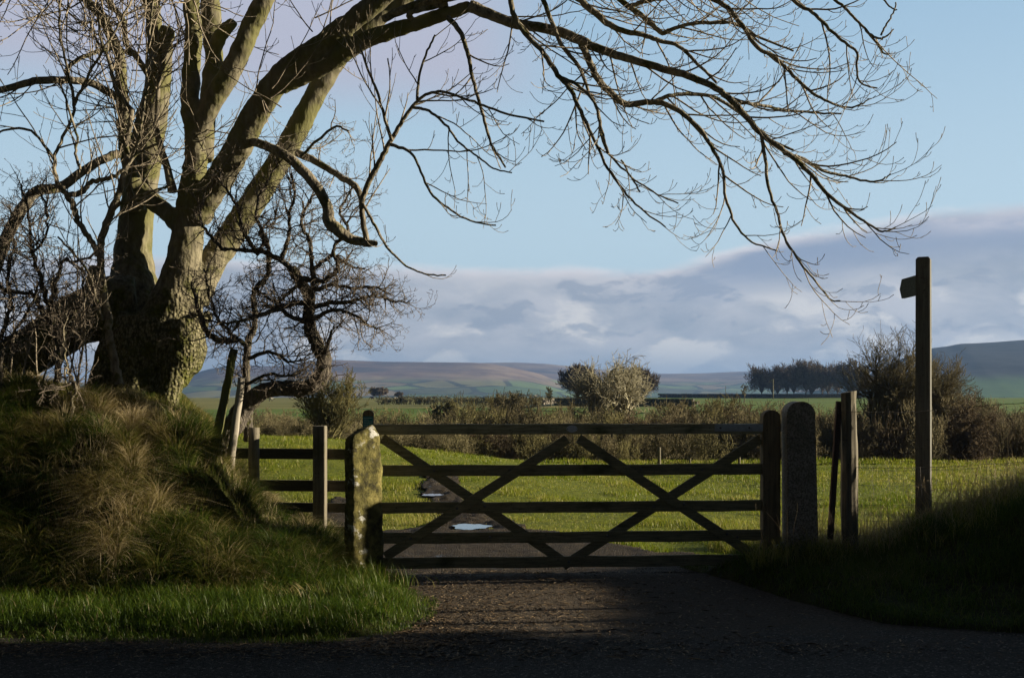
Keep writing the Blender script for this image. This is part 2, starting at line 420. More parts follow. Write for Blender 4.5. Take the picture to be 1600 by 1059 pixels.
def m_mud():
    m, nt = mat('track_mud'); n = N(nt); g = n('ShaderNodeTexCoord').outputs['Object']
    v = n('ShaderNodeTexVoronoi', {'Vector': g, 'Scale': 60.0}); a = n.noise(g, 5, 6, .7); b = n.noise(g, 50, 3, .7)
    c = n.ramp(n.math('ADD', n.math('MULTIPLY', a, .45), n.math('MULTIPLY', b, .55)), [(.38, (.022, .017, .012)), (.52, (.06, .047, .033)), (.66, (.17, .14, .10))])
    r = n.ramp(a, [(.30, (.3, .3, .3)), (.42, (.9, .9, .9))])
    p = n('ShaderNodeBsdfPrincipled', {'Base Color': c, 'Roughness': r, 'Specular IOR Level': .12})
    bb = n('ShaderNodeBump', {'Height': n.math('ADD', n.math('MULTIPLY', a, 2), n.math('ADD', b, v.outputs['Distance'])), 'Strength': 1.0, 'Distance': .05})
    nt.links.new(bb.outputs[0], p.inputs['Normal']); out(nt, p.outputs[0]); return m
MUD = m_mud()
def m_water():
    m, nt = mat('puddle_water'); n = N(nt)
    a = n.noise(n('ShaderNodeTexCoord').outputs['Object'], 20, 2)
    out(nt, principled(n, (.02, .018, .014), .04, a, .05, .002, 1.0)); return m
WATER = m_water()
def m_hill(name, kind):
    m, nt = mat(name); n = N(nt); g = n('ShaderNodeNewGeometry').outputs['Position']
    s = n('ShaderNodeSeparateXYZ', {0: g}); z = s.outputs[2]
    q = n.mapped(g, (.004, .004, .012)); a = n.noise(q, 1, 6, .6); b = n.noise(n.mapped(g, (.0015, .0015, .003)), 1, 4)
    if kind == 'moor':
        vf = n('ShaderNodeTexVoronoi', {'Vector': n.mapped(g, (.0075, .0042, 0)), 'Scale': 1.0})
        fc = n.ramp(n('ShaderNodeSeparateColor', {0: vf.outputs['Color']}).outputs[0], [(0, (.08, .14, .045)), (.3, (.13, .2, .06)), (.55, (.19, .19, .08)), (.75, (.08, .10, .045)), (.9, (.21, .17, .10))], 'CONSTANT')
        ve = n('ShaderNodeTexVoronoi', {'Vector': n.mapped(g, (.0075, .0042, 0)), 'Scale': 1.0}, feature='DISTANCE_TO_EDGE').outputs['Distance']
        fc = n.mix(n.math('MULTIPLY', n.sm(ve, .07, .03), .85), fc, (.02, .03, .015))
        fc = n.mix(n.sm(n.noise(n.mapped(g, (.012, .012, 0)), 1, 4), .6, .68), fc, (.03, .04, .02))
        moor = n.ramp(n.math('ADD', n.math('MULTIPLY', a, .7), n.math('MULTIPLY', b, .3)), [(.40, (.06, .045, .05)), (.5, (.15, .10, .085)), (.6, (.27, .20, .14))])
        c = n.mix(n.sm(n.math('ADD', z, n.math('MULTIPLY', n.math('SUBTRACT', b, .5), 55)), 24, 46), fc, moor)
    else:
        fc = n.ramp(a, [(.4, (.04, .11, .03)), (.6, (.08, .16, .04))])
        wood = n.ramp(n.noise(n.mapped(g, (.03, .03, .05)), 1, 5, .7), [(.35, (.006, .009, .009)), (.65, (.018, .02, .017))])  # conifer wood, its colour darkened further to stand for cloud shadow
        c = n.mix(n.sm(n.math('ADD', z, n.math('MULTIPLY', n.math('SUBTRACT', b, .5), 20)), 12, 30), fc, wood)
    out(nt, principled(n, c, .95, a, .5, 6.0, .1)); return m

# ------------------------------------------------------------------ ground sheets
def heightsheet(name, xs, ys, f, m, kind='structure', label=None, skirt=False):
    X, Y = np.meshgrid(xs, ys); Z = f(X, Y)
    v = np.stack([X, Y, Z], -1).reshape(-1, 3); nx, ny = len(xs), len(ys)
    i, j = np.meshgrid(np.arange(nx-1), np.arange(ny-1)); a = (j*nx+i).ravel()
    q = np.stack([a, a+1, a+nx+1, a+nx], -1)
    return tag(mesh_arrays(name, v, q, 4, m, smooth=True), label, None, None, kind)
sx = np.linspace(-8.0, 8.0, 330); xs = 3.2*np.sinh(sx)
xs = xs*(4600/xs.max()); xs = np.sign(xs)*np.abs(xs)
sy = np.linspace(-4.6, 8.3, 420); ys = 14+3.4*np.sinh(sy); ys = ys[(ys > -140) & (ys < 6400)]
heightsheet('ground', xs, ys, lambda x, y: fieldz(x, y)-.0 , GROUND, label='pasture rolling away beyond the gate')
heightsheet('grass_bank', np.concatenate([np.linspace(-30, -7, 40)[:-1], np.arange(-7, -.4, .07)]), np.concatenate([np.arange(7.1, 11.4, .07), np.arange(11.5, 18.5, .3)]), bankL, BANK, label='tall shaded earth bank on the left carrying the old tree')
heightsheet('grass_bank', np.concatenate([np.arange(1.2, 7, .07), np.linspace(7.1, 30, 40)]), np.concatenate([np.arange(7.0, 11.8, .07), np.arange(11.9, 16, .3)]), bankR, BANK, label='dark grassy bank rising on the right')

def polysheet(name, poly, z, m, kind='structure', jag=.06, seed=1, sub=14, label=None, zf=None):
    pts = []
    r = random.Random(seed); n = len(poly)
    for i in range(n):
        a = poly[i]; b = poly[(i+1) % n]; L = math.hypot(b[0]-a[0], b[1]-a[1]); k = max(1, min(sub, int(L/.12)))
        for j in range(k):
            t = j/k; pts.append((a[0]+(b[0]-a[0])*t+r.uniform(-jag, jag), a[1]+(b[1]-a[1])*t+r.uniform(-jag, jag)))
    bm = bmesh.new()
    vs = [bm.verts.new((x, y, 0)) for x, y in pts]; bm.faces.new(vs)
    bmesh.ops.triangulate(bm, faces=bm.faces[:])
    if zf:
        for _ in range(3):
            es = [e for e in bm.edges if e.calc_length() > .35]
            if es: bmesh.ops.subdivide_edges(bm, edges=es, cuts=1); bmesh.ops.triangulate(bm, faces=bm.faces[:])
        for v in bm.verts: v.co.z = float(zf(np.array([v.co.x]), np.array([v.co.y]))[0])+z
    else:
        for v in bm.verts: v.co.z = z
    for f_ in bm.faces:
        if f_.normal.z < 0: f_.normal_flip()
    me = bpy.data.meshes.new(name); bm.to_mesh(me); bm.free(); me.materials.append(m)
    return tag(link(name, me), label, None, None, kind)
polysheet('road', [(-60, -6), (60, -6), (60, 7.9), (3.2, 7.9), (2.9, 9), (2.4, 10.1), (-1.5, 10.1), (-1.5, 7.6), (-60, 7.6)], .006, ROAD, jag=0, label='dark tarmac lane and gateway apron')
TRK = [(-1.62, 10.05), (2.2, 10.05), (2.0, 10.9), (1.75, 11.4), (1.1, 12.0), (.9, 12.8), (.25, 13.4), (.0, 14.2), (-.2, 15.2), (-.6, 16.5), (-.85, 18), (-1.05, 20.5), (-1.25, 22.0), (-1.45, 21.8), (-1.65, 20.5), (-1.45, 18), (-1.15, 16.2), (-.95, 15), (-1.15, 13.8), (-1.75, 13.0)]
def inpoly(x, y, poly):
    c = np.zeros(x.shape, bool); n = len(poly)
    for i in range(n):
        x0, y0 = poly[i]; x1, y1 = poly[(i+1) % n]
        if y0 == y1: continue
        k = ((y0 > y) != (y1 > y)) & (x < (x1-x0)*(y-y0)/(y1-y0)+x0); c ^= k
    return c
MUD2 = [(-2.9, 12.6), (-1.9, 12.4), (-1.75, 13.4), (-2.1, 15), (-2.2, 16.6), (-2.7, 17), (-2.8, 15), (-3.1, 13.6)]
def polydist(x, y, poly):
    """signed distance to the polygon, positive inside"""
    d = np.full(x.shape, 1e9); n = len(poly)
    for i in range(n):
        ax, ay = poly[i]; bx, by = poly[(i+1) % n]; ex, ey = bx-ax, by-ay
        t = np.clip(((x-ax)*ex+(y-ay)*ey)/(ex*ex+ey*ey), 0, 1); d = np.minimum(d, np.hypot(x-ax-t*ex, y-ay-t*ey))
    return np.where(inpoly(x, y, poly), d, -d)
PUD = [(-.52, 13.8, .62, .7), (-1.93, 12.25, .5, .6), (-1.25, 17.6, .3, .6)]
def mudz(x, y, poly):
    d = polydist(x, y, poly)+(fbm(x*4, y*2.5, 95)-.5)*.45
    rough = .012+.035*sst(12.5, 14.5, y)
    z = fieldz(x, y)+.010+.024*sst(10.1, 11.0, y)+rough*(fbm(x*9, y*6, 96)-.5)*2*sst(.0, .2, d)
    for cx, cy, a_, b_ in PUD:
        z = z-.045*np.exp(-(((x-cx)/a_*1.9)**2+((y-cy)/b_*1.9)**2)**1.5)
    return np.where(d < 0, fieldz(x, y)-.06+np.maximum(d, -.05), z)
heightsheet('track', np.arange(-2.4, 2.6, .045), np.concatenate([np.arange(10.04, 15, .045), np.arange(15, 23.5, .09)]), lambda x, y: mudz(x, y, TRK), MUD, label='gravel and mud track behind the gate')
heightsheet('mud_patch', np.arange(-3.7, -1.3, .05), np.arange(12, 17.6, .06), lambda x, y: mudz(x, y, MUD2)+.002, MUD, label='trampled muddy ground behind the rail fence')
def puddle(cx, cy, w, d, z, label, seed):
    r = random.Random(seed); bm = bmesh.new(); vs = []
    for i in range(40):
        a = i*math.tau/40; k = 1+.12*math.sin(3*a+seed)+.08*math.sin(7*a)+r.uniform(-.05, .05)
        vs.append(bm.verts.new((cx+w/2*k*math.cos(a), cy+d/2*k*math.sin(a), z)))
    bm.faces.new(vs); o = bmobj('puddle', bm, WATER); tag(o, label, None, None, 'structure')
puddle(-.52, 13.8, .46, .6, gz(-.52, 13.8)+.026, 'bright puddle reflecting the sky on the track', 1)
puddle(-1.93, 12.25, .6, .7, gz(-1.93, 12.25)+.026, 'small puddle beside the mossy gatestone', 2)
puddle(-1.25, 17.6, .35, .7, gz(-1.25, 17.6)+.018, 'thin wet rut further up the muddy track', 3)

# ------------------------------------------------------------------ hills
def hill(name, crest, Yf, Yc, Yb, z0, m, label, rough=6, pw=1.5, seed=0):
    us = np.linspace(crest[0][0], crest[-1][0], 420); u = (us-800)/F
    zc = H0+(HZ-np.interp(us, [c[0] for c in crest], [c[1] for c in crest]))/F*Yc
    k = np.array([.2, .6, 1, .6, .2]); zc = np.convolve(np.pad(zc, 2, 'edge'), k/k.sum(), 'valid')
    T = np.concatenate([np.linspace(0, 1, 90), 1+np.linspace(.05, 1, 14)])
    rows = []
    for t in T:
        Y = Yf+(Yc-Yf)*t if t <= 1 else Yc+(Yb-Yc)*(t-1)
        X = u*Yc*(1 + (Y/Yc-1)*.75)
        if t <= 1: Z = z0+(zc-z0)*(t**pw)
        else: Z = zc+(z0-zc)*((t-1)**1.5)
        w = math.sin(min(t, 1)*math.pi)
        Z = Z+rough*w*(fbm(X*.006+seed, Y*.004, seed+1, 5)-.5)*2
        rows.append(np.stack([X, np.full_like(X, Y), Z], -1))
    v = np.array(rows); ny, nx = v.shape[:2]
    i, j = np.meshgrid(np.arange(nx-1), np.arange(ny-1)); a = (j*nx+i).ravel()
    tag(mesh_arrays(name, v.reshape(-1, 3), np.stack([a, a+1, a+nx+1, a+nx], -1), 4, m, smooth=True), label, None, None, 'structure')
MOOR = m_hill('moorland', 'moor'); WOODH = m_hill('wooded_hill_cloud_shade', 'wood')
hill('hill', [(-500, 604), (0, 600), (180, 598), (290, 588), (320, 578), (360, 570), (430, 572), (500, 564), (522, 562), (545, 563), (600, 565), (650, 565.5), (700, 566), (740, 566.5), (765, 568), (800, 574), (840, 583), (875, 596), (905, 605), (960, 613), (1050, 617), (1400, 618)], 1450, 3000, 3700, -14, MOOR, 'broad brown moorland hill with green fields at its foot', 9, 1.7, 3)
hill('hill', [(-700, 610), (300, 600), (600, 585), (700, 571), (745, 567), (800, 566), (850, 568), (880, 571), (900, 573.5), (960, 579), (1030, 584), (1100, 583), (1140, 581), (1175, 580), (1250, 581), (1350, 588), (1600, 600), (2300, 600)], 1700, 4200, 4900, -16, MOOR, 'long hazy moorland ridge behind the near hill', 10, 1.6, 8)
hill('hill', [(1180, 618), (1250, 614), (1320, 602), (1370, 580), (1420, 555), (1455, 544), (1480, 541), (1500, 537), (1530, 536), (1560, 534), (1600, 531), (1700, 528), (1850, 536), (2400, 580)], 1000, 1700, 2300, -12, WOODH, 'wooded hill rising at the right edge, cloud shadow put into its colour', 5, 1.25, 5)

# ------------------------------------------------------------------ grass
def blades(name, x, y, h, w, bend, dry, m, label, az=None, seed=0, segs=3, z=None, twist=None):
    r = np.random.default_rng(seed); n = len(x)
    if z is None: z = G(x, y)-.01
    if az is None: az = r.uniform(0, 2*np.pi, n)
    ld = np.stack([np.cos(az), np.sin(az)], -1)
    wa = az+np.pi/2+r.normal(0, .5, n) if twist is None else twist
    wd = np.stack([np.cos(wa), np.sin(wa)], -1)
    ts = np.linspace(0, 1, segs+1); V = []
    for k, t in enumerate(ts):
        up = h*t*(1-.45*bend*t*t) ; sd = h*bend*t*t*.9
        up = np.where(bend > 1.2, h*(t-(bend-.5)*t*t*.75), up)
        c = np.stack([x+ld[:, 0]*sd, y+ld[:, 1]*sd, z+up], -1)
        if k < segs:
            hw = w*.5*(1-.75*t)
            o = np.stack([wd[:, 0]*hw, wd[:, 1]*hw, np.zeros(n)], -1); V += [c-o, c+o]
        else: V += [c]
    nv = 2*segs+1
    v = np.stack(V, 1).reshape(-1, 3)
    tri = []
    for k in range(segs-1): tri += [(2*k, 2*k+1, 2*k+3), (2*k, 2*k+3, 2*k+2)]
    tri += [(2*segs-2, 2*segs-1, 2*segs)]
    tri = np.array(tri)[None]+np.arange(n)[:, None, None]*nv
    o = mesh_arrays(name, v, tri, 3, m, attrs={'dry': np.repeat(dry, nv)})
    return tag(o, label, 'grass', None, 'stuff')
R = np.random.default_rng(7)
# field sward
def field_grass():
    n = 330000; u = R.random(n); Y = 10.2*(29/10.2)**(u**.9); X = R.uniform(-.62, .62, n)*Y
    Y = np.concatenate([Y, R.uniform(10, 14, 30000)]); X = np.concatenate([X, R.uniform(-3, 8, 30000)])
    bl, br, fz = bankL(X, Y), bankR(X, Y), fieldz(X, Y)
    tr = polydist(X, Y, TRK)+(fbm(X*4, Y*2.5, 95)-.5)*.45 > .05; m2 = inpoly(X, Y, MUD2)
    edge = fbm(X*5, Y*5, 91)
    tr &= ~((Y > 13.5) & (R.random(len(X)) < .06))
    ok = (fz > bl-.0) & ~tr & ~(m2 & (edge > .35)) & (Y > 10.25)
    X, Y = X[ok], Y[ok]; n = len(X)
    cl = fbm(X*1.6, Y*1.6, 55); cl2 = fbm(X*.5, Y*.5, 56)
    keep = R.random(n) < .45+.9*sst(.38, .6, cl); X, Y, cl, cl2 = X[keep], Y[keep], cl[keep], cl2[keep]; n = len(X)
    h = (.025+.06*R.random(n))*(.6+1.5*sst(.45, .75, cl))
    dry = np.clip(.45+.9*(cl2-.5)+R.normal(0, .16, n), 0, 1); dry = np.where(R.random(n) < .04, 1, dry)
    blades('field_grass', X, Y, h, .0055*Y/11, R.uniform(.2, .9, n), dry, FBLADE, 'short sunlit pasture grass beyond the gate', seed=3, segs=2)
field_grass()
def rough_right():
    n = 42000; X = R.uniform(2.1, 7, n); Y = R.uniform(9.5, 13, n)
    X2 = R.uniform(2.2, 12, 6000); Y2 = R.uniform(12, 27, 6000)
    X = np.concatenate([X, X2]); Y = np.concatenate([Y, Y2])
    cl = fbm(X*2.2, Y*2.2, 65); k = R.random(len(X)) < sst(.38, .62, cl)*np.where(Y > 12, .6, 1); X, Y, cl = X[k], Y[k], cl[k]; n = len(X)
    h = .12+.22*R.random(n)*(cl*1.6)
    dry = np.clip(.6+.2*(Y < 11.4)+R.normal(0, .25, n), 0, 1)
    blades('rough_grass', X, Y, h, .006, R.uniform(.3, 1.1, n), dry, FBLADE, 'rough tufted grass along the wire fence on the right', seed=5)
rough_right()
def verge():
    n = 120000; X = R.uniform(-6.5, -.4, n); Y = R.uniform(7.15, 10.3, n); d = edgeL(X, Y)
    ok = (d > -.03) & (bankL(X, Y) < .45); X, Y, d = X[ok], Y[ok], d[ok]
    cl = fbm(X*3, Y*3, 71); k = R.random(len(X)) < .3+.9*sst(.3, .55, cl); X, Y, d, cl = X[k], Y[k], d[k], cl[k]; n = len(X)
    h = (.045+.10*R.random(n))*(.5+cl)*np.clip(.45+d*1.6, .4, 1.25)
    dry = np.clip(.22+R.normal(0, .17, n)+.25*(fbm(X*1.2, Y*1.2, 72)-.5), 0, 1); dry = np.where(R.random(n) < .035, .9, dry)
    blades('verge_grass', X, Y, h, .0055, R.uniform(.2, 1.1, n), dry, BLADE, 'bright green grass verge beside the lane on the left', seed=9)
verge()
def post_tufts():
    cs = [(-1.33, 9.42, .2, 800), (-1.1, 9.5, .12, 350), (-1.5, 9.5, .18, 500), (2.62, 9.8, .16, 350), (2.95, 9.85, .12, 300), (3.85, 10.35, .14, 300)]
    X, Y = [], []
    for cx, cy, s, k in cs: X.append(R.normal(cx, s, k)); Y.append(R.normal(cy, s*.6, k))
    X = np.concatenate(X); Y = np.concatenate(Y); n = len(X)
    blades('tufted_grass', X, Y, R.uniform(.1, .27, n), .006, R.uniform(.2, 1, n), np.clip(R.normal(.35, .25, n), 0, 1), BLADE, 'longer tufts of grass round the gateposts', seed=13)
post_tufts()
def bank_grass():
    n = 90000; X = R.uniform(-6.6, -1.2, n); Y = R.uniform(8.5, 11.6, n)
    z = bankL(X, Y); fz = fieldz(X, Y); ok = (z > fz+.05) & (edgeL(X, Y) > 0); X, Y = X[ok], Y[ok]
    cl = fbm(X*2.4, Y*2.4, 81)
    k = R.random(len(X)) < .15+1.0*sst(.36, .58, cl); X, Y, cl = X[k], Y[k], cl[k]
    g0 = np.zeros(len(X)); az0 = R.uniform(0, 6.28, len(X)); hs = np.ones(len(X))
    # tussocks: blades spill outwards from a crown and hang
    m_ = 330; CX = R.uniform(-6.2, -1.35, m_*2); CY = R.uniform(8.75, 10.7, m_*2); ok = bankL(CX, CY) > .12; CX, CY = CX[ok][:m_], CY[ok][:m_]
    cr = R.uniform(.05, .13, len(CX)); cd = R.normal(0, .22, len(CX)); chh = R.uniform(.75, 1.5, len(CX)); per = 230
    a = R.uniform(0, 6.28, (len(CX), per)); rr = np.sqrt(R.random((len(CX), per)))*cr[:, None]
    TX = (CX[:, None]+rr*np.cos(a)).ravel(); TY = (CY[:, None]+rr*np.sin(a)).ravel(); ta = (a+R.normal(0, .35, a.shape)).ravel(); td = np.repeat(cd, per); th = np.repeat(chh, per); tr_ = (rr/cr[:, None]).ravel()
    X = np.concatenate([X, TX]); Y = np.concatenate([Y, TY]); n = len(X); n0 = n-len(TX)
    e = .06; gx = (bankL(X+e, Y)-bankL(X-e, Y))/(2*e); gy = (bankL(X, Y+e)-bankL(X, Y-e))/(2*e)
    down = np.arctan2(-gy, -gx); slope = np.clip(np.hypot(gx, gy), 0, 1.6)
    az = down+R.normal(0, .75, n)
    vx = np.cos(ta)+np.cos(down[n0:])*slope[n0:]*.9; vy = np.sin(ta)+np.sin(down[n0:])*slope[n0:]*.9; az[n0:] = np.arctan2(vy, vx)
    h = (.06+.13*R.random(n)); h[n0:] = (.14+.17*R.random(n-n0))*th
    h = np.where(Y > 10.15, h*.55, h)
    bend = .5+slope*.6*R.random(n)+.25*R.random(n); bend[n0:] = .45+.9*tr_*R.uniform(.6, 1.2, n-n0)+.35*slope[n0:]*R.random(n-n0)
    tu = fbm(X*1.1+3, Y*1.1, 82)
    dry = .40+1.2*(tu-.5)+.12*(X > -3.6)+R.normal(0, .17, n); dry[n0:] += td+.06
    blades('bank_grass', X, Y, h, .0055, np.clip(bend, .3, 1.75), np.clip(dry, 0, 1), BBLADE, 'long matted tussock grass hanging down the left bank', az=az, seed=17, segs=4)
bank_grass()
def bank_straw():
    n = 17000; X = R.uniform(-5.2, -1.35, n); Y = R.uniform(8.6, 10.6, n); k = (bankL(X, Y) > .1) & (R.random(n) < sst(.35, .6, fbm(X*2, Y*2, 301))); X, Y = X[k], Y[k]; n = len(X)
    blades('dead_straw', X, Y, R.uniform(.07, .24, n), .0035, R.uniform(.5, 1.7, n), np.clip(R.normal(.92, .12, n), 0, 1), BBLADE, 'pale dead straw tangled through the left bank', seed=23, segs=5, z=bankL(X, Y)+R.uniform(0, .05, n))
    # broad dock and nettle leaves low in the bank
    n = 2600; cx = R.uniform(-5.5, -1.5, 130); cy = R.uniform(8.6, 9.6, 130); X = np.repeat(cx, 20)+R.normal(0, .05, n); Y = np.repeat(cy, 20)+R.normal(0, .04, n); k = bankL(X, Y) > .02; X, Y = X[k], Y[k]; n = len(X)
    blades('broad_weeds', X, Y, R.uniform(.06, .15, n), .028, R.uniform(.8, 1.5, n), np.clip(R.normal(.2, .2, n), 0, .6), BLADE, 'broad leaved weeds low on the left bank', seed=29, segs=4, z=bankL(X, Y)+.02)
bank_straw()
def bankR_grass():
    n = 90000; X = R.uniform(1.6, 9, n); Y = R.uniform(7.2, 10.6, n); z = bankR(X, Y)
    ok = (z > .0); X, Y = X[ok], Y[ok]; cl = fbm(X*2.4, Y*2.4, 85)
    k = R.random(len(X)) < .3+sst(.36, .58, cl); X, Y, cl = X[k], Y[k], cl[k]; n = len(X)
    h = (.07+.15*R.random(n))*(.6+.8*cl)*np.clip(.5+bankR(X, Y)*2.0, .5, 1.15)
    dry = np.clip(.3+.7*(fbm(X, Y, 86)-.5)+R.normal(0, .17, n), 0, 1)
    blades('bank_grass', X, Y, h, .006, R.uniform(.3, 1.3, n), dry, BLADE, 'dark shaded grass covering the right bank', seed=19)
bankR_grass()
def right_straw():
    n = 5200; X = R.uniform(2.7, 5.2, n); Y = R.normal(10.45, .4, n); k = Y > 9.8; X, Y = X[k], Y[k]; n = len(X)
    blades('dead_straw', X, Y, R.uniform(.16, .46, n), .0045, R.uniform(.3, 1.3, n), np.clip(R.normal(.85, .15, n), 0, 1), BBLADE, 'tall pale straw along the top of the right bank', seed=37, segs=4)
right_straw()
def stalks():
    """tall dead stems in the hedge bottom and along the fence"""
    T = Tubes(); r = random.Random(4)
    def stem(x, y, h, lean, rad=.0028):
        z = gz(x, y)-.02; a = r.uniform(0, 6.28); pts = []; rs = []
        for i in range(7):
            t = i/6; pts.append((x+math.cos(a)*lean*t*t*h+r.gauss(0, .004), y+math.sin(a)*lean*t*t*h*.5, z+h*t*(1-.25*lean*t))); rs.append(rad*(1-.6*t))
        T.add(pts, rs, 3)
        for k in range(r.randint(0, 4)):
            i = r.randint(2, 6); p = Vector(pts[i]); d = Vector((r.uniform(-1, 1), r.uniform(-.6, .6), r.uniform(.1, 1))).normalized(); L = r.uniform(.03, .12)
            T.add([p, p+d*L*.5, p+d*L+Vector((0, 0, -.01))], [rad*.6, rad*.5, rad*.3], 3)
    for k in range(420): stem(r.uniform(2.75, 5.6), r.uniform(9.75, 11.5), r.uniform(.2, .62), r.uniform(0, .6))
    for k in range(16): stem(r.uniform(5.0, 8.0), r.uniform(10, 10.8), r.uniform(.6, .85), r.uniform(0, .3))
    for k in range(90): 
        x = r.uniform(-4.9, -1.4); stem(x, r.uniform(8.7, 10.3), r.uniform(.12, .3), r.uniform(.1, .6), .0016)
    for k in range(5): stem(PX(1245, 9.7)+r.gauss(0, .12), 9.75, r.uniform(.3, .7), r.uniform(0, .4))
    tag(T.obj('dry_stalks', PALES), 'thin pale dead stalks standing in the rough grass', 'dry stalks', None, 'stuff')
PALES = m_flat('dead_stalk', (.2, .155, .09), (.42, .34, .22), 6)
stalks()
def litter():
    n = 9000; r = np.random.default_rng(3)
    X = np.concatenate([r.triangular(-1.5, -.6, 2.3, 4200), r.triangular(-6, -1.5, 4, 3000), r.normal(-.5, .35, 1800)]); Y = np.concatenate([r.uniform(7.2, 10.2, 4200), r.normal(7.05, .16, 3000), r.normal(7.6, .5, 1800)])
    k = (edgeL(X, Y) < .02) & (bankR(X, Y) < 0) & (Y > 6.5); X, Y = X[k], Y[k]; n = len(X)
    L = r.uniform(.008, .03, n); L = np.where(r.random(n) < .12, L*2.6, L); W = r.uniform(.003, .009, n); a = r.uniform(0, 6.28, n)
    dx, dy = np.cos(a), np.sin(a); z = .010+r.uniform(0, .004, n); t = r.uniform(0, .008, n)
    V = np.stack([np.stack([X-dx*L, Y-dy*L, z], -1), np.stack([X-dy*W, Y+dx*W, z+t], -1), np.stack([X+dx*L, Y+dy*L, z+t*.4], -1), np.stack([X+dy*W, Y-dx*W, z+t*1.3], -1)], 1).reshape(-1, 3)
    m, nt = mat('leaf_litter'); nn = N(nt); at = nn('ShaderNodeAttribute', attribute_name='dry').outputs['Fac']
    out(nt, principled(nn, nn.ramp(at, [(0, (.04, .028, .018)), (.6, (.13, .088, .05)), (1, (.36, .26, .15))]), .9))
    o = mesh_arrays('leaf_litter', V, np.arange(n*4), 4, m, attrs={'dry': np.repeat(r.random(n), 4)})
    tag(o, 'scattered dead leaf bits and straw on the gateway tarmac', 'leaf litter', None, 'stuff')
    # loose grit
    n = 9000; X = r.uniform(-5, 3, n); Y = np.concatenate([r.uniform(6.4, 10.3, 5500), r.normal(7.1, .15, 3500)])
    k = (edgeL(X, Y) < .0) & (bankR(X, Y) < 0); X, Y = X[k], Y[k]; n = len(X); s = r.uniform(.0025, .007, n)
    o = np.array([(1, 0, 0), (-.5, .9, 0), (-.5, -.9, 0), (0, 0, 1.1)])
    V = (np.stack([X, Y, np.full(n, .006)], -1)[:, None]+o[None]*s[:, None, None]).reshape(-1, 3)
    f = (np.array([(0, 1, 3), (1, 2, 3), (2, 0, 3)])[None]+np.arange(n)[:, None, None]*4)
    tag(mesh_arrays('loose_grit', V, f, 3, m_flat('grit', (.06, .055, .045), (.2, .18, .15), 30)), 'loose grit scattered over the lane surface', 'grit', None, 'stuff')
litter()

exec_sections = True
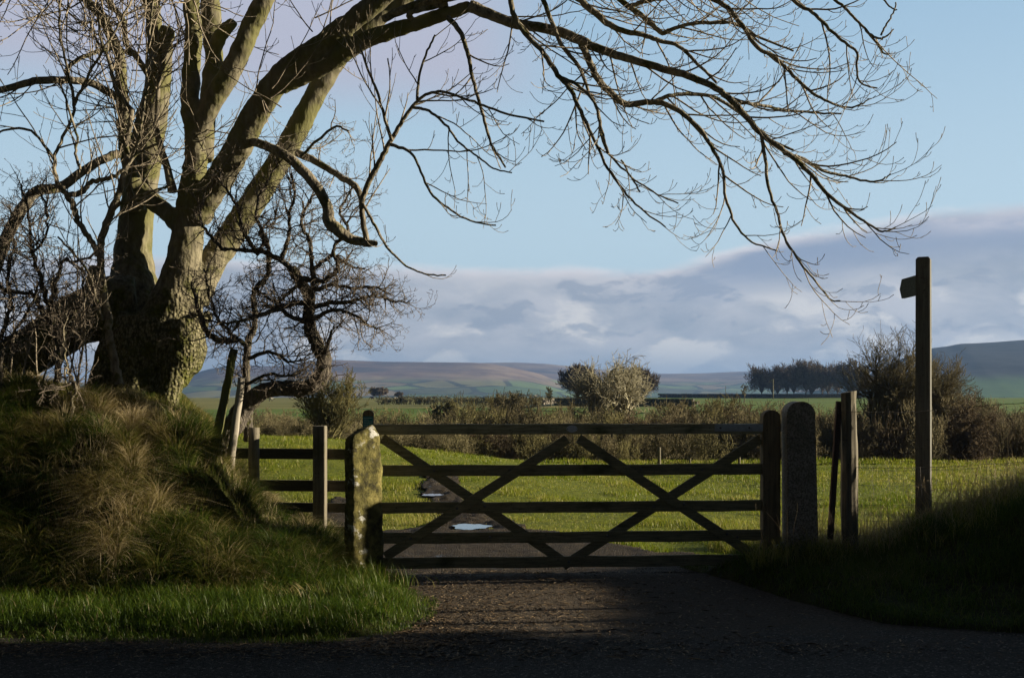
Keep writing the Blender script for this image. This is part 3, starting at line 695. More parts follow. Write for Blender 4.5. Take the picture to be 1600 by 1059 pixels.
# ------------------------------------------------------------------ the gate
def make_gate():
    A = Vector((PX(567, 9.95), 9.95, 0)); B = Vector((2.47, 10.2, 0))
    g = thing('field_gate', 'weathered wooden five bar gate with crossed braces closed across the gateway', 'gate', (A.x, A.y, 0))
    d = (B-A).normalized(); nr = Vector((d.y, -d.x, 0)); L = (B-A).length
    def at(s, z, o=0): return A+d*s+Vector((0, 0, z))+nr*o
    def XS(px):  # distance along the gate plane where the ray at px meets it
        u = (px-800)/F; s = (u*A.y-A.x)/(d.x-u*d.y); return s
    s1 = XS(1190); s2 = XS(1217); s0 = .05
    rows = [(1.328, .094), (.957, .1), (.62, .1), (.346, .1), (.121, .1)]
    for i, (z, h) in enumerate(rows):
        bm = bmesh.new()
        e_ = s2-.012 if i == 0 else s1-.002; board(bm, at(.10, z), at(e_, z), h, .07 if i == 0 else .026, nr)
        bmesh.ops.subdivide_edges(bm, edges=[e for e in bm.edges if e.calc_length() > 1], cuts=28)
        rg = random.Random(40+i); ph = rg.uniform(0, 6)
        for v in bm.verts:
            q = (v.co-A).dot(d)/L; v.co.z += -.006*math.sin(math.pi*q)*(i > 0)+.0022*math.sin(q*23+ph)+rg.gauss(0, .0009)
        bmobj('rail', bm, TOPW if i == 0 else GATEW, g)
    def stile(sa, sb, top, th, nm):
        bm = bmesh.new(); w = sb-sa; prof = [(sa, .03), (sb, .03)]
        for k in range(13):
            a = math.pi*k/12; prof.append(((sa+sb)/2+w/2*math.cos(a), top-w/2*.8+w/2*.8*math.sin(a)))
        f = [bm.verts.new(at(s, z, th/2)) for s, z in prof]; b = [bm.verts.new(at(s, z, -th/2)) for s, z in prof]
        bm.faces.new(f); bm.faces.new(list(reversed(b)))
        for k in range(len(prof)): bm.faces.new((f[k], b[k], b[(k+1) % len(prof)], f[(k+1) % len(prof)]))
        return bmobj(nm, bm, STILEW, g)
    st = stile(0, .098, 1.505, .075, 'head_stile'); stile(s1, s2, 1.50, .10, 'hinge_stile')
    # braces: two on the near side, two behind
    for (xa, ya, xb, yb, o, w) in ((597, 681, 886, 884, -.028, .09), (602, 872, 886, 682, .03, .09), (903, 681, 1189, 878, .03, .09), (880, 888, 1189, 682, -.028, .09)):
        sa, sb = XS(xa), XS(xb); za, zb = PZ(ya, 9.95+.25*sa/L), PZ(yb, 9.95+.25*sb/L)
        bm = bmesh.new(); board(bm, at(sa, za-.02 if ya < 700 else za+.02, o), at(sb, zb-.02 if yb < 700 else zb+.02, o), .088, .024, nr)
        bmobj('brace', bm, GATEW, g)
    # point below the bottom rail where the braces meet
    # coach bolts
    for px, py in ((678, 735), (796, 733), (714, 793), (757, 790), (1000, 732), (1067, 787), (1134, 833), (1020, 790), (642, 840), (765, 838), (948, 836), (888, 876), (1095, 733), (1150, 838)):
        s = XS(px); z = PZ(py, 9.95+.25*s/L); bm = bmesh.new()
        M = Matrix.Translation(at(s, z, .046)) @ nr.to_track_quat('Z', 'Y').to_matrix().to_4x4()
        bmesh.ops.create_uvsphere(bm, u_segments=10, v_segments=6, radius=.013, matrix=M @ Matrix.Diagonal((1, 1, .5, 1)))
        bmobj('bolt', bm, BOLT, g, True)
    # plate
    bm = bmesh.new(); s = XS(893); M = Matrix.Translation(at(s, PZ(669.5, 10.07), .0385)) @ nr.to_track_quat('Z', 'Y').to_matrix().to_4x4()
    bmesh.ops.create_cone(bm, segments=36, radius1=.05, radius2=.048, depth=.005, cap_ends=True, matrix=M @ Matrix.Diagonal((1, .66, 1, 1)))
    pl = bmobj('oval_plate', bm, OVAL, g)
    for sg in (-1, 1):
        bm = bmesh.new(); M2 = Matrix.Translation(at(s+sg*.041, PZ(669.5, 10.07), .042)) @ nr.to_track_quat('Z', 'Y').to_matrix().to_4x4()
        bmesh.ops.create_cone(bm, segments=10, radius1=.005, radius2=.004, depth=.004, cap_ends=True, matrix=M2); bmobj('screw', bm, BOLT, pl)
    # hinge strap wraps both faces, with eye
    bm = bmesh.new(); board(bm, at(XS(1115), 1.337, .0395), at(XS(1219), 1.337, .0395), .066, .007, nr, .002)
    board(bm, at(XS(1115), 1.337, -.041), at(XS(1219), 1.337, -.041), .066, .007, nr, .002)
    hs = bmobj('hinge_strap', bm, GALV, g)
    for px in (1124, 1169, 1214):
        bm = bmesh.new(); M = Matrix.Translation(at(XS(px), 1.337, .045)) @ nr.to_track_quat('Z', 'Y').to_matrix().to_4x4()
        bmesh.ops.create_uvsphere(bm, u_segments=8, v_segments=6, radius=.011, matrix=M @ Matrix.Diagonal((1, 1, .6, 1))); bmobj('bolt', bm, BOLT, hs)
    bm = bmesh.new(); board(bm, at(XS(1206), .24, .054), at(XS(1224), .24, .054), .05, .012, nr, .003)
    M = Matrix.Translation(at(XS(1221), .24, .03)); bmesh.ops.create_cone(bm, segments=14, radius1=.024, radius2=.024, depth=.09, cap_ends=True, matrix=M)
    bmobj('lower_hinge', bm, GALV, g)
    # plaque
    bm = bmesh.new(); board(bm, at(.006, 1.372, .039), at(.092, 1.372, .039), .15, .003, nr, .001)
    pq = bmobj('plaque', bm, TEAL, g)
    bm = bmesh.new(); rr = random.Random(3)
    for k in range(6):
        z = 1.432-k*.0155; a = .012; e = .085 if k not in (1, 4) else .055
        while a < e:
            w = rr.uniform(.006, .016); w = min(w, e-a)
            if w > .003: board(bm, at(a, z, .0415), at(a+w, z, .0415), .0042 if k else .006, .0012, nr, 0)
            a += w+.003
    for k in range(20):
        a = k*math.tau/20; b = (k+1)*math.tau/20; c = .03
        board(bm, at(c+.013*math.cos(a), 1.325+.013*math.sin(a), .0415), at(c+.013*math.cos(b), 1.325+.013*math.sin(b), .0415), .002, .0012, nr, 0)
    board(bm, at(.024, 1.325, .0415), at(.036, 1.325, .0415), .004, .0012, nr, 0); board(bm, at(.06, 1.33, .0415), at(.082, 1.33, .0415), .004, .0012, nr, 0)
    bmobj('lettering', bm, WHITEP, pq)
make_gate()

# ------------------------------------------------------------------ stone gatepost
def rockify(bm, amp, fr, seed, zfix=None):
    from mathutils import noise as mn
    for v in bm.verts:
        q = v.co*fr+Vector((seed, seed*2, 0)); nrm = v.normal
        v.co += nrm*(mn.fractal(q, .7, 2.1, 5)*amp + (mn.voronoi(q*1.6)[0][0]-.4)*amp*.9)
def gatestone():
    cx, cy = PX(569, 9.66), 9.66; bm = bmesh.new()
    ang = math.radians(40); ux = Vector((math.cos(ang), math.sin(ang), 0)); uy = Vector((-math.sin(ang), math.cos(ang), 0))
    # long face looks right and towards the lane
    nz = 44; n = 28; rings = []
    for k in range(nz+1):
        t = k/nz; z = -.1+1.425*t
        s = 1.0-.10*t; 
        if t > .93: s *= 1-.3*((t-.93)/.07)**2
        sh = .03*math.sin(t*3)+.012*math.sin(t*11); ring = []
        for i in range(n):
            a = i*math.tau/n; c, d = math.cos(a), math.sin(a); e = 9
            rr = 1/((abs(c)**e+abs(d)**e)**(1/e))
            v = ux*(c*rr*.165*s)+uy*(d*rr*.078*s)
            top = z+(.05*c if t > .9 else 0)
            ring.append(bm.verts.new((cx+v.x-.02*t+sh*.3, cy+v.y, top)))
        rings.append(ring)
    for k in range(nz):
        for i in range(n): bm.faces.new((rings[k][i], rings[k][(i+1) % n], rings[k+1][(i+1) % n], rings[k+1][i]))
    bm.faces.new(rings[-1]); bm.faces.new(list(reversed(rings[0])))
    bmesh.ops.subdivide_edges(bm, edges=bm.edges[:], cuts=1, use_grid_fill=True)
    bmesh.ops.recalc_face_normals(bm, faces=bm.faces); bm.normal_update(); rockify(bm, .010, 5, 2.3); bm.normal_update(); rockify(bm, .006, 24, 7)
    o = bmobj('stone_gatepost', bm, STONE, None, True)
    tag(o, 'rough old stone gatepost covered in yellow moss and pale lichen', 'gatepost')
gatestone()
def concrete_post():
    Y = 10.02; bm = bmesh.new(); xl0, xr0 = PX(1232, Y), PX(1281, Y); xl1, xr1 = PX(1230, Y), PX(1274, Y); zt = PZ(627, Y); th = .27
    prof = [(xl0, -.1), (xr0, -.1)]; w = (xr1-xl1)
    for k in range(17):
        a = math.pi*k/16; prof.append(((xl1+xr1)/2+w/2*math.cos(a)*(1.0), zt-.13+.13*math.sin(a)**.8))
    f = [bm.verts.new((x, Y, z)) for x, z in prof]; b = [bm.verts.new((x+.01, Y+th, z)) for x, z in prof]
    bm.faces.new(f); bm.faces.new(list(reversed(b)))
    for k in range(len(prof)): bm.faces.new((f[k], b[k], b[(k+1) % len(prof)], f[(k+1) % len(prof)]))
    bmesh.ops.recalc_face_normals(bm, faces=bm.faces)
    es = [e for e in bm.edges if len(e.link_faces) == 2 and e.calc_face_angle() > 1.2]
    bmesh.ops.bevel(bm, geom=es, offset=.008, segments=2, affect='EDGES')
    t = thing('concrete_gatepost', 'thick round topped concrete gatepost at the hinge end of the gate', 'gatepost', ((xl0+xr0)/2, Y+.13, 0))
    bmobj('post', bm, CONC, t)
    T = Tubes(); z = PZ(685, Y); a, b_ = xl1-.006, xr1+.008
    T.add([(a, Y-.006, z+.004), (b_, Y-.006, z), (b_+.01, Y+th+.006, z), (a+.01, Y+th+.006, z+.004), (a, Y-.006, z+.004)], [.0022]*5, 4)
    T.obj('wire_loop', WIRE, t)
concrete_post()

# ------------------------------------------------------------------ rail fence left
def roundpost(px, w, top, Y, base, m, nm='post', parent=None, lean=(0, 0), seed=1, wob=.004, k=14):
    T = Tubes(); r = random.Random(seed); x = PX(px, Y); rad = w/2/F*Y; zt = PZ(top, Y); pts, rs = [], []
    for i in range(16):
        t = i/15; pts.append((x+lean[0]*t+r.gauss(0, wob*.5), Y+lean[1]*t, base+(zt-base)*t)); rs.append(rad*(1+.04*(1-t))+r.gauss(0, wob*.4))
    T.add(pts, rs, k, cap=True); return T.obj(nm, m, parent)
def rail_fence():
    Y = 10.35; t = thing('rail_fence', 'dark rail fence joining the left bank to the stone gatepost', 'fence', (PX(450, Y), Y, 0))
    roundpost(397, 17, 668, Y-.06, 0, POSTW, 'post', t, seed=2)
    bm = bmesh.new(); board(bm, (PX(500, Y), Y, -.1), (PX(500, Y), Y, PZ(665, Y)), .115, .11, (-.06, -1, 0), .01); bmobj('post', bm, POSTW, t)
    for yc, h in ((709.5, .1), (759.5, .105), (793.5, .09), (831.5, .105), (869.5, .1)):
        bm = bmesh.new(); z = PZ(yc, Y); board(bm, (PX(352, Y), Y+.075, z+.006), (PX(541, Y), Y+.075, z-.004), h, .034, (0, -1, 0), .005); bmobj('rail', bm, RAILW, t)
rail_fence()
# leaning stakes by the thorn
def stake(nm, x0, y0, x1, y1, w, Y, m, label, flat=False):
    T = Tubes(); r = random.Random(x0); a, b = P(x0, y0, Y), P(x1, y1, Y+.05); pts, rs = [], []
    for i in range(12):
        t = i/11; p = a.lerp(b, t); pts.append((p.x+r.gauss(0, .002), p.y, p.z)); rs.append(w/2/F*Y*(1.05-.15*t)+r.gauss(0, .0015))
    T.add(pts, rs, 10, cap=True); tag(T.obj(nm, m), label, 'stake')
stake('leaning_stake', 333, 712, 366, 545, 14, 10.25, MOSSW, 'dark mossy stake leaning against the thorn tree, left of the pale one')
stake('leaning_stake', 357, 742, 378, 590, 13, 10.2, PALEW, 'bleached pale stake leaning under the thorn tree')
# ------------------------------------------------------------------ right fence, posts and fingerpost
def wire_fence():
    t = thing('wire_fence', 'stock wire fence with a stout split post right of the gate', 'fence', (PX(1325, 10.1), 10.1, 0))
    # split post
    bm = bmesh.new(); Y = 10.1; x0, x1 = PX(1314, Y), PX(1338, Y); zt = PZ(612, Y); n = 10; rings = []
    r = random.Random(8)
    for k in range(18):
        q = k/17; z = .05+(zt-.05)*q; ring = []
        for i in range(n):
            a = i*math.tau/n+.3; rad = (.072+.005*math.sin(q*9+i)+r.gauss(0, .002))*(1.0+.09*(1-q))
            if 1 < i < 4: rad *= .9
            ring.append(bm.verts.new(((x0+x1)/2+rad*math.cos(a)+.012*(1-q), Y+rad*math.sin(a), z+(.012*math.cos(a) if k == 17 else 0))))
        rings.append(ring)
    for k in range(17):
        for i in range(n): bm.faces.new((rings[k][i], rings[k][(i+1) % n], rings[k+1][(i+1) % n], rings[k+1][i]))
    bm.faces.new(rings[-1]); bm.faces.new(rings[0][::-1])
    bmobj('post', bm, POSTW, t)
    roundpost(1760, 20, 560, 10.2, .3, POSTW, 'post', t, seed=5)
    T = Tubes(); r = random.Random(2)
    def barbed(pts, rad=.0022, barbs=True):
        c = crom([(p.x, p.y, p.z, rad) for p in pts], 12)
        c[1:-1, 2] += np.array([r.gauss(0, .0015) for _ in range(len(c)-2)]); T.add(c[:, :3], c[:, 3], 4)
        if barbs:
            for i in range(2, len(c)-1, 2):
                p = Vector(c[i, :3])
                for s in range(2):
                    d = Vector((r.uniform(-1, 1), r.uniform(-.5, .5), r.uniform(-1, 1))).normalized()*.013; T.add([p-d, p, p+d], [.001, .0012, .001], 3)
    barbed([P(1306, 645, 10.02), P(1330, 643, 10.02), P(1390, 644, 10.05), P(1450, 642, 10.1), P(1530, 634, 10.1), P(1600, 629, 10.1), P(1760, 610, 10.2)])
    barbed([P(1274, 687, 10.1), P(1300, 686, 10.1), P(1325, 687, 10.03)], barbs=False)
    barbed([P(1325, 730, 10.03), P(1450, 730, 10.1), P(1600, 722, 10.15), P(1760, 715, 10.2)])
    T.obj('barbed_wire', WIRE, t)
    T = Tubes()
    rows = [733, 757, 787, 812, 835]
    for k, yy in enumerate(rows):
        pts = [P(1325, yy, 10.06), P(1400, yy+2+r.uniform(-1, 1), 10.1), P(1500, yy-2+r.uniform(-2, 2), 10.12), P(1600, yy-9, 10.15), P(1760, yy-20, 10.2)]
        c = crom([(p.x, p.y, p.z, .0014) for p in pts], 8); T.add(c[:, :3], c[:, 3], 3)
    px = 1338
    while px < 1755:
        a, b = P(px, 732-(px-1338)*.035, 10.1), P(px+r.uniform(-2, 2), 838-(px-1338)*.05, 10.11); m_ = a.lerp(b, .5)+Vector((r.gauss(0, .01), 0, 0)); T.add([a, m_, b], [.0013]*3, 3); px += 25
    T.obj('stock_netting', WIRE, t)
    # short netting bay between gatepost and split post
    T = Tubes()
    for yy in (740, 768, 790, 812, 830): T.add([P(1279, yy, 10.12), P(1298, yy+r.uniform(-3, 3), 10.12), P(1316, yy, 10.12)], [.0013]*3, 3)
    for px in (1285, 1295, 1306): T.add([P(px, 738, 10.13), P(px+1, 790, 10.14), P(px, 835, 10.13)], [.0012]*3, 3)
    T.obj('stock_netting', WIRE, t)
wire_fence()
bm = bmesh.new(); board(bm, P(1297, 842, 10.0), P(1311, 627, 10.12), .055, .028, (.3, -1, 0), .004)
tag(bmobj('leaning_plank', bm, m_wood('dark_plank', (.045, .03, .024), (.12, .085, .07), 'Z')), 'thin dark plank leaning upright between concrete gatepost and split post', 'plank')
def fingerpost():
    Y = 10.45; x = PX(1443, Y); t = thing('fingerpost', 'tall square timber footpath signpost on the right bank', 'signpost', (x, Y, gz(x, Y)))
    bm = bmesh.new(); zt = PZ(402, Y); w = .066; rt = math.radians(-27); rings = []
    for z, s in ((gz(x, Y)-.15, 1.04), (1.2, 1.0), (2.0, 1.0), (zt-.022, .97), (zt, .72)):
        rings.append([bm.verts.new((x+(cx*math.cos(rt)-cy*math.sin(rt))*w*s, Y+(cx*math.sin(rt)+cy*math.cos(rt))*w*s, z)) for cx, cy in ((-1, -1), (1, -1), (1, 1), (-1, 1))])
    for k in range(4):
        for i in range(4): bm.faces.new((rings[k][i], rings[k][(i+1) % 4], rings[k+1][(i+1) % 4], rings[k+1][i]))
    bm.faces.new(rings[-1]); bm.faces.new(rings[0][::-1])
    bmesh.ops.subdivide_edges(bm, edges=[e for e in bm.edges if abs((e.verts[0].co-e.verts[1].co).z) > .3], cuts=12)
    es = [e for e in bm.edges if len(e.link_faces) == 2 and e.calc_face_angle() > 1.1]
    bmesh.ops.bevel(bm, geom=es, offset=.007, segments=2, affect='EDGES')
    bmobj('post', bm, SIGNW, t)
    # finger board pointing away along the footpath
    bm = bmesh.new(); a = P(1433, 430, Y); a.z = PZ(430, Y); dr = Vector((-.005, 1, 0)).normalized(); L = .40; h = PZ(430, Y)-PZ(461, Y); z1 = PZ(430, Y); z0 = z1-h
    prof = [(-.05, z0), (-.05, z1), (L*.86, z1), (L, (z0+z1)/2+.0), (L*.86, z0)]
    s = Vector((dr.y, -dr.x, 0)); base = Vector((x-.058, Y+.03, 0))
    f = [bm.verts.new(base+dr*p+Vector((0, 0, q))+s*.016) for p, q in prof]; b = [bm.verts.new(base+dr*p+Vector((0, 0, q))-s*.016) for p, q in prof]
    bm.faces.new(f); bm.faces.new(b[::-1])
    for k in range(5): bm.faces.new((f[k], b[k], b[(k+1) % 5], f[(k+1) % 5]))
    bmobj('finger_board', bm, m_wood('finger_board_wood', (.035, .04, .025), (.09, .09, .06), 'X'), t)
    for q in (PZ(440, Y), PZ(455, Y)):
        bm = bmesh.new(); bmesh.ops.create_uvsphere(bm, u_segments=8, v_segments=6, radius=.009, matrix=Matrix.Translation((x-.02, Y-.066, q))); bmobj('bolt', bm, BOLT, t, True)
fingerpost()
for i, (px, top, bot, w, Y, lb) in enumerate(((1030, 699, 726, 5, 26.5, 'short grey fence post at the far edge of the field, left one'), (1155, 711, 726, 4, 27, 'small stub of a fence post at the far field edge, right one'), (1078, 716, 726, 3, 27.5, 'tiny post between the two larger ones at the far field edge'))):
    o = roundpost(px, w, top, Y, PZ(bot+3, Y), POSTW, 'fence_post', None, seed=i); tag(o, lb, 'fence post')
#SECTION_TREES
# ------------------------------------------------------------------ the old roadside tree
ASH = dict(max=3, n=[0, 5.2, 6.5, 4.5], len=[(0, 0), (.45, 1.05), (.16, .46), (.05, .15)], ang=[(0, 0), (.35, .95), (.4, .95), (.5, 1.0)],
           wig=[.1, .075, .09, .1], up0=[0, -.16, -.12, .1], up1=[0, .62, .9, .9], seg=[.1, .075, .045, .03], rr=.62,
           rmax=[.05, .0085, .0048, .0036], rmin=.0024, tip=.42, bud=True)
ASHUP = dict(ASH); ASHUP.update(n=[0, 5, 6, 4], up0=[0, .1, .15, .3], up1=[0, .35, .5, .6], len=[(0, 0), (.4, 1.1), (.15, .5), (.05, .16)])
THN = dict(max=4, n=[0, 12, 16, 20, 22], len=[(0, 0), (.22, .60), (.10, .28), (.04, .13), (.012, .04)], ang=[(0, 0), (.6, 1.3), (.6, 1.3), (.6, 1.3), (.8, 1.5)],
           wig=[.1, .22, .26, .3, .1], up0=[0, .05, 0, 0, 0], up1=[0, .2, .1, .1, 0], seg=[.1, .05, .03, .02, .012], rr=.65,
           rmax=[.05, .008, .0048, .0032, .0026], rmin=.0017, tip=.4)
def remeshed(T, name, m, parent, voxel, disp=.0, dscale=.2):
    o = T.obj(name, m, parent)
    bpy.context.view_layer.update()
    md = o.modifiers.new('r', 'REMESH'); md.mode = 'VOXEL'; md.voxel_size = voxel; md.use_smooth_shade = True
    s = o.modifiers.new('s', 'SMOOTH'); s.factor = .5; s.iterations = 5
    if disp:
        tx = bpy.data.textures.new('lump', 'CLOUDS'); tx.noise_scale = dscale; tx.noise_depth = 3
        d = o.modifiers.new('d', 'DISPLACE'); d.texture = tx; d.strength = disp; d.mid_level = .5
        tx = bpy.data.textures.new('lump2', 'CLOUDS'); tx.noise_scale = .035; tx.noise_depth = 2
        d = o.modifiers.new('d2', 'DISPLACE'); d.texture = tx; d.strength = disp*.28; d.mid_level = .5
    dg = bpy.context.evaluated_depsgraph_get(); me = bpy.data.meshes.new_from_object(o.evaluated_get(dg))
    o.modifiers.clear(); o.data = me
    for p in me.polygons: p.use_smooth = True
    return o
def old_tree():
    rng = random.Random(11)
    base = P(240, 600, 11.3)
    t = thing('bare_tree', 'big old bare many stemmed tree arching over the gateway from the left bank', 'tree', tuple(base))
    TH = Tubes()
    thick = [
        # right hand bole, swelling down to the mossy foot
        [(235, 720, 70, 11.3), (240, 640, 74, 11.3), (247, 600, 82, 11.3), (254, 570, 112, 11.3), (260, 545, 128, 11.3), (268, 500, 106, 11.3), (280, 450, 74, 11.25), (288, 400, 62, 11.2), (294, 350, 58, 11.2), (301, 300, 52, 11.2), (306, 250, 40, 11.2), (303, 200, 37, 11.15), (297, 160, 34, 11.1), (300, 110, 33, 11.1), (302, 60, 31, 11.1), (300, 10, 30, 11.1), (296, -60, 26, 11.1), (290, -160, 18, 11.1)],
        [(205, 640, 100, 11.45), (200, 590, 105, 11.4), (205, 540, 100, 11.4), (215, 490, 92, 11.4)],
        [(228, 640, 110, 11.2), (228, 560, 110, 11.25), (230, 500, 100, 11.3)],
        # left stem
        [(222, 500, 92, 11.6), (210, 450, 80, 11.7), (208, 400, 68, 11.8), (212, 350, 62, 11.8), (218, 300, 60, 11.8), (226, 250, 60, 11.8), (234, 200, 56, 11.8), (244, 150, 48, 11.8), (252, 110, 40, 11.8), (256, 70, 32, 11.8), (262, 44, 28, 11.75)],
        [(250, 130, 34, 11.85), (246, 80, 32, 11.9), (240, 30, 30, 11.9), (232, -20, 28, 11.9), (220, -120, 20, 11.9)],
        # mossy left limb
        [(214, 330, 32, 11.5), (204, 270, 28, 11.4), (196, 220, 25, 11.35), (192, 170, 23, 11.3), (190, 120, 21, 11.3), (186, 84, 20, 11.3), (172, 55, 20, 11.3), (158, 25, 19, 11.3), (135, 0, 18, 11.3), (100, -40, 15, 11.3)],
        # cross limb between the stems
        [(300, 372, 40, 11.2), (272, 342, 34, 11.25), (245, 320, 32, 11.35), (222, 297, 30, 11.45), (205, 270, 26, 11.5)],
        # stem behind
        [(318, 250, 34, 11.4), (322, 200, 34, 11.5), (328, 140, 32, 11.6), (334, 90, 34, 11.65), (330, 40, 38, 11.7), (328, -10, 34, 11.7), (326, -100, 24, 11.7)],
        [(332, 80, 26, 11.6), (348, 52, 24, 11.5), (366, 33, 18, 11.45)],
        # stem leaning right
        [(312, 205, 34, 11.15), (332, 160, 38, 11.1), (356, 120, 38, 11.05), (376, 80, 37, 11.0), (393, 40, 36, 11.0), (410, 5, 35, 10.95), (440, -60, 28, 10.9), (480, -150, 18, 10.8)],
        # great arching limb
        [(306, 335, 60, 11.15), (328, 300, 52, 11.05), (352, 265, 50, 10.95), (375, 225, 48, 10.85), (398, 180, 48, 10.75), (425, 140, 46, 10.6), (455, 105, 44, 10.5), (500, 72, 40, 10.4), (545, 38, 38, 10.3), (585, 5, 36, 10.2), (640, -35, 30, 10.05), (720, -70, 24, 9.85), (800, -85, 19, 9.6)],
        [(440, 135, 34, 10.55), (475, 118, 33, 10.5), (515, 98, 32, 10.4), (555, 72, 33, 10.3), (600, 52, 29, 10.2), (650, 38, 26, 10.1), (695, 22, 24, 10.0), (735, 10, 20, 9.9)],
        # pale stem behind the arch
        [(300, 470, 56, 11.4), (322, 425, 54, 11.5), (352, 380, 50, 11.6), (385, 330, 48, 11.65), (412, 290, 46, 11.7), (440, 245, 42, 11.7), (466, 200, 42, 11.7), (492, 150, 38, 11.7), (520, 105, 36, 11.7), (550, 68, 34, 11.7), (585, 35, 30, 11.7), (625, 5, 26, 11.7), (700, -50, 20, 11.6)],
        # huge root limb leaning to the left bank
        [(215, 470, 80, 11.5), (180, 475, 96, 11.45), (145, 490, 92, 11.4), (110, 505, 84, 11.3), (70, 535, 78, 11.2), (30, 560, 78, 11.1), (-10, 585, 80, 11.0), (-60, 620, 80, 10.9)],
        [(148, 440, 30, 11.4), (150, 415, 22, 11.4)],
        # buttresses
        [(225, 540, 60, 11.2), (215, 590, 50, 11.0), (205, 640, 40, 10.9)], [(290, 510, 66, 11.15), (286, 550, 58, 11.05), (266, 600, 40, 11.0), (255, 680, 36, 11.0)], [(190, 520, 60, 11.3), (170, 570, 50, 11.2), (150, 620, 40, 11.1)],
        [(320, 498, 20, 11.2), (328, 493, 16, 11.2)], [(300, 505, 40, 11.1), (322, 500, 24, 11.15)],
    ]
    fine = {}
    for q in thick:
        q = [(a_, b_, w_*(.86 if b_ < 440 else .95), y_) for a_, b_, w_, y_ in q]
        c = limb(q, 5, .004, rng); TH.add(c[:, :3], c[:, 3], 16, cap=True)
    remeshed(TH, 'trunk', BARK, t, .018, .03, .16)
    B = Tubes(); W = Tubes()
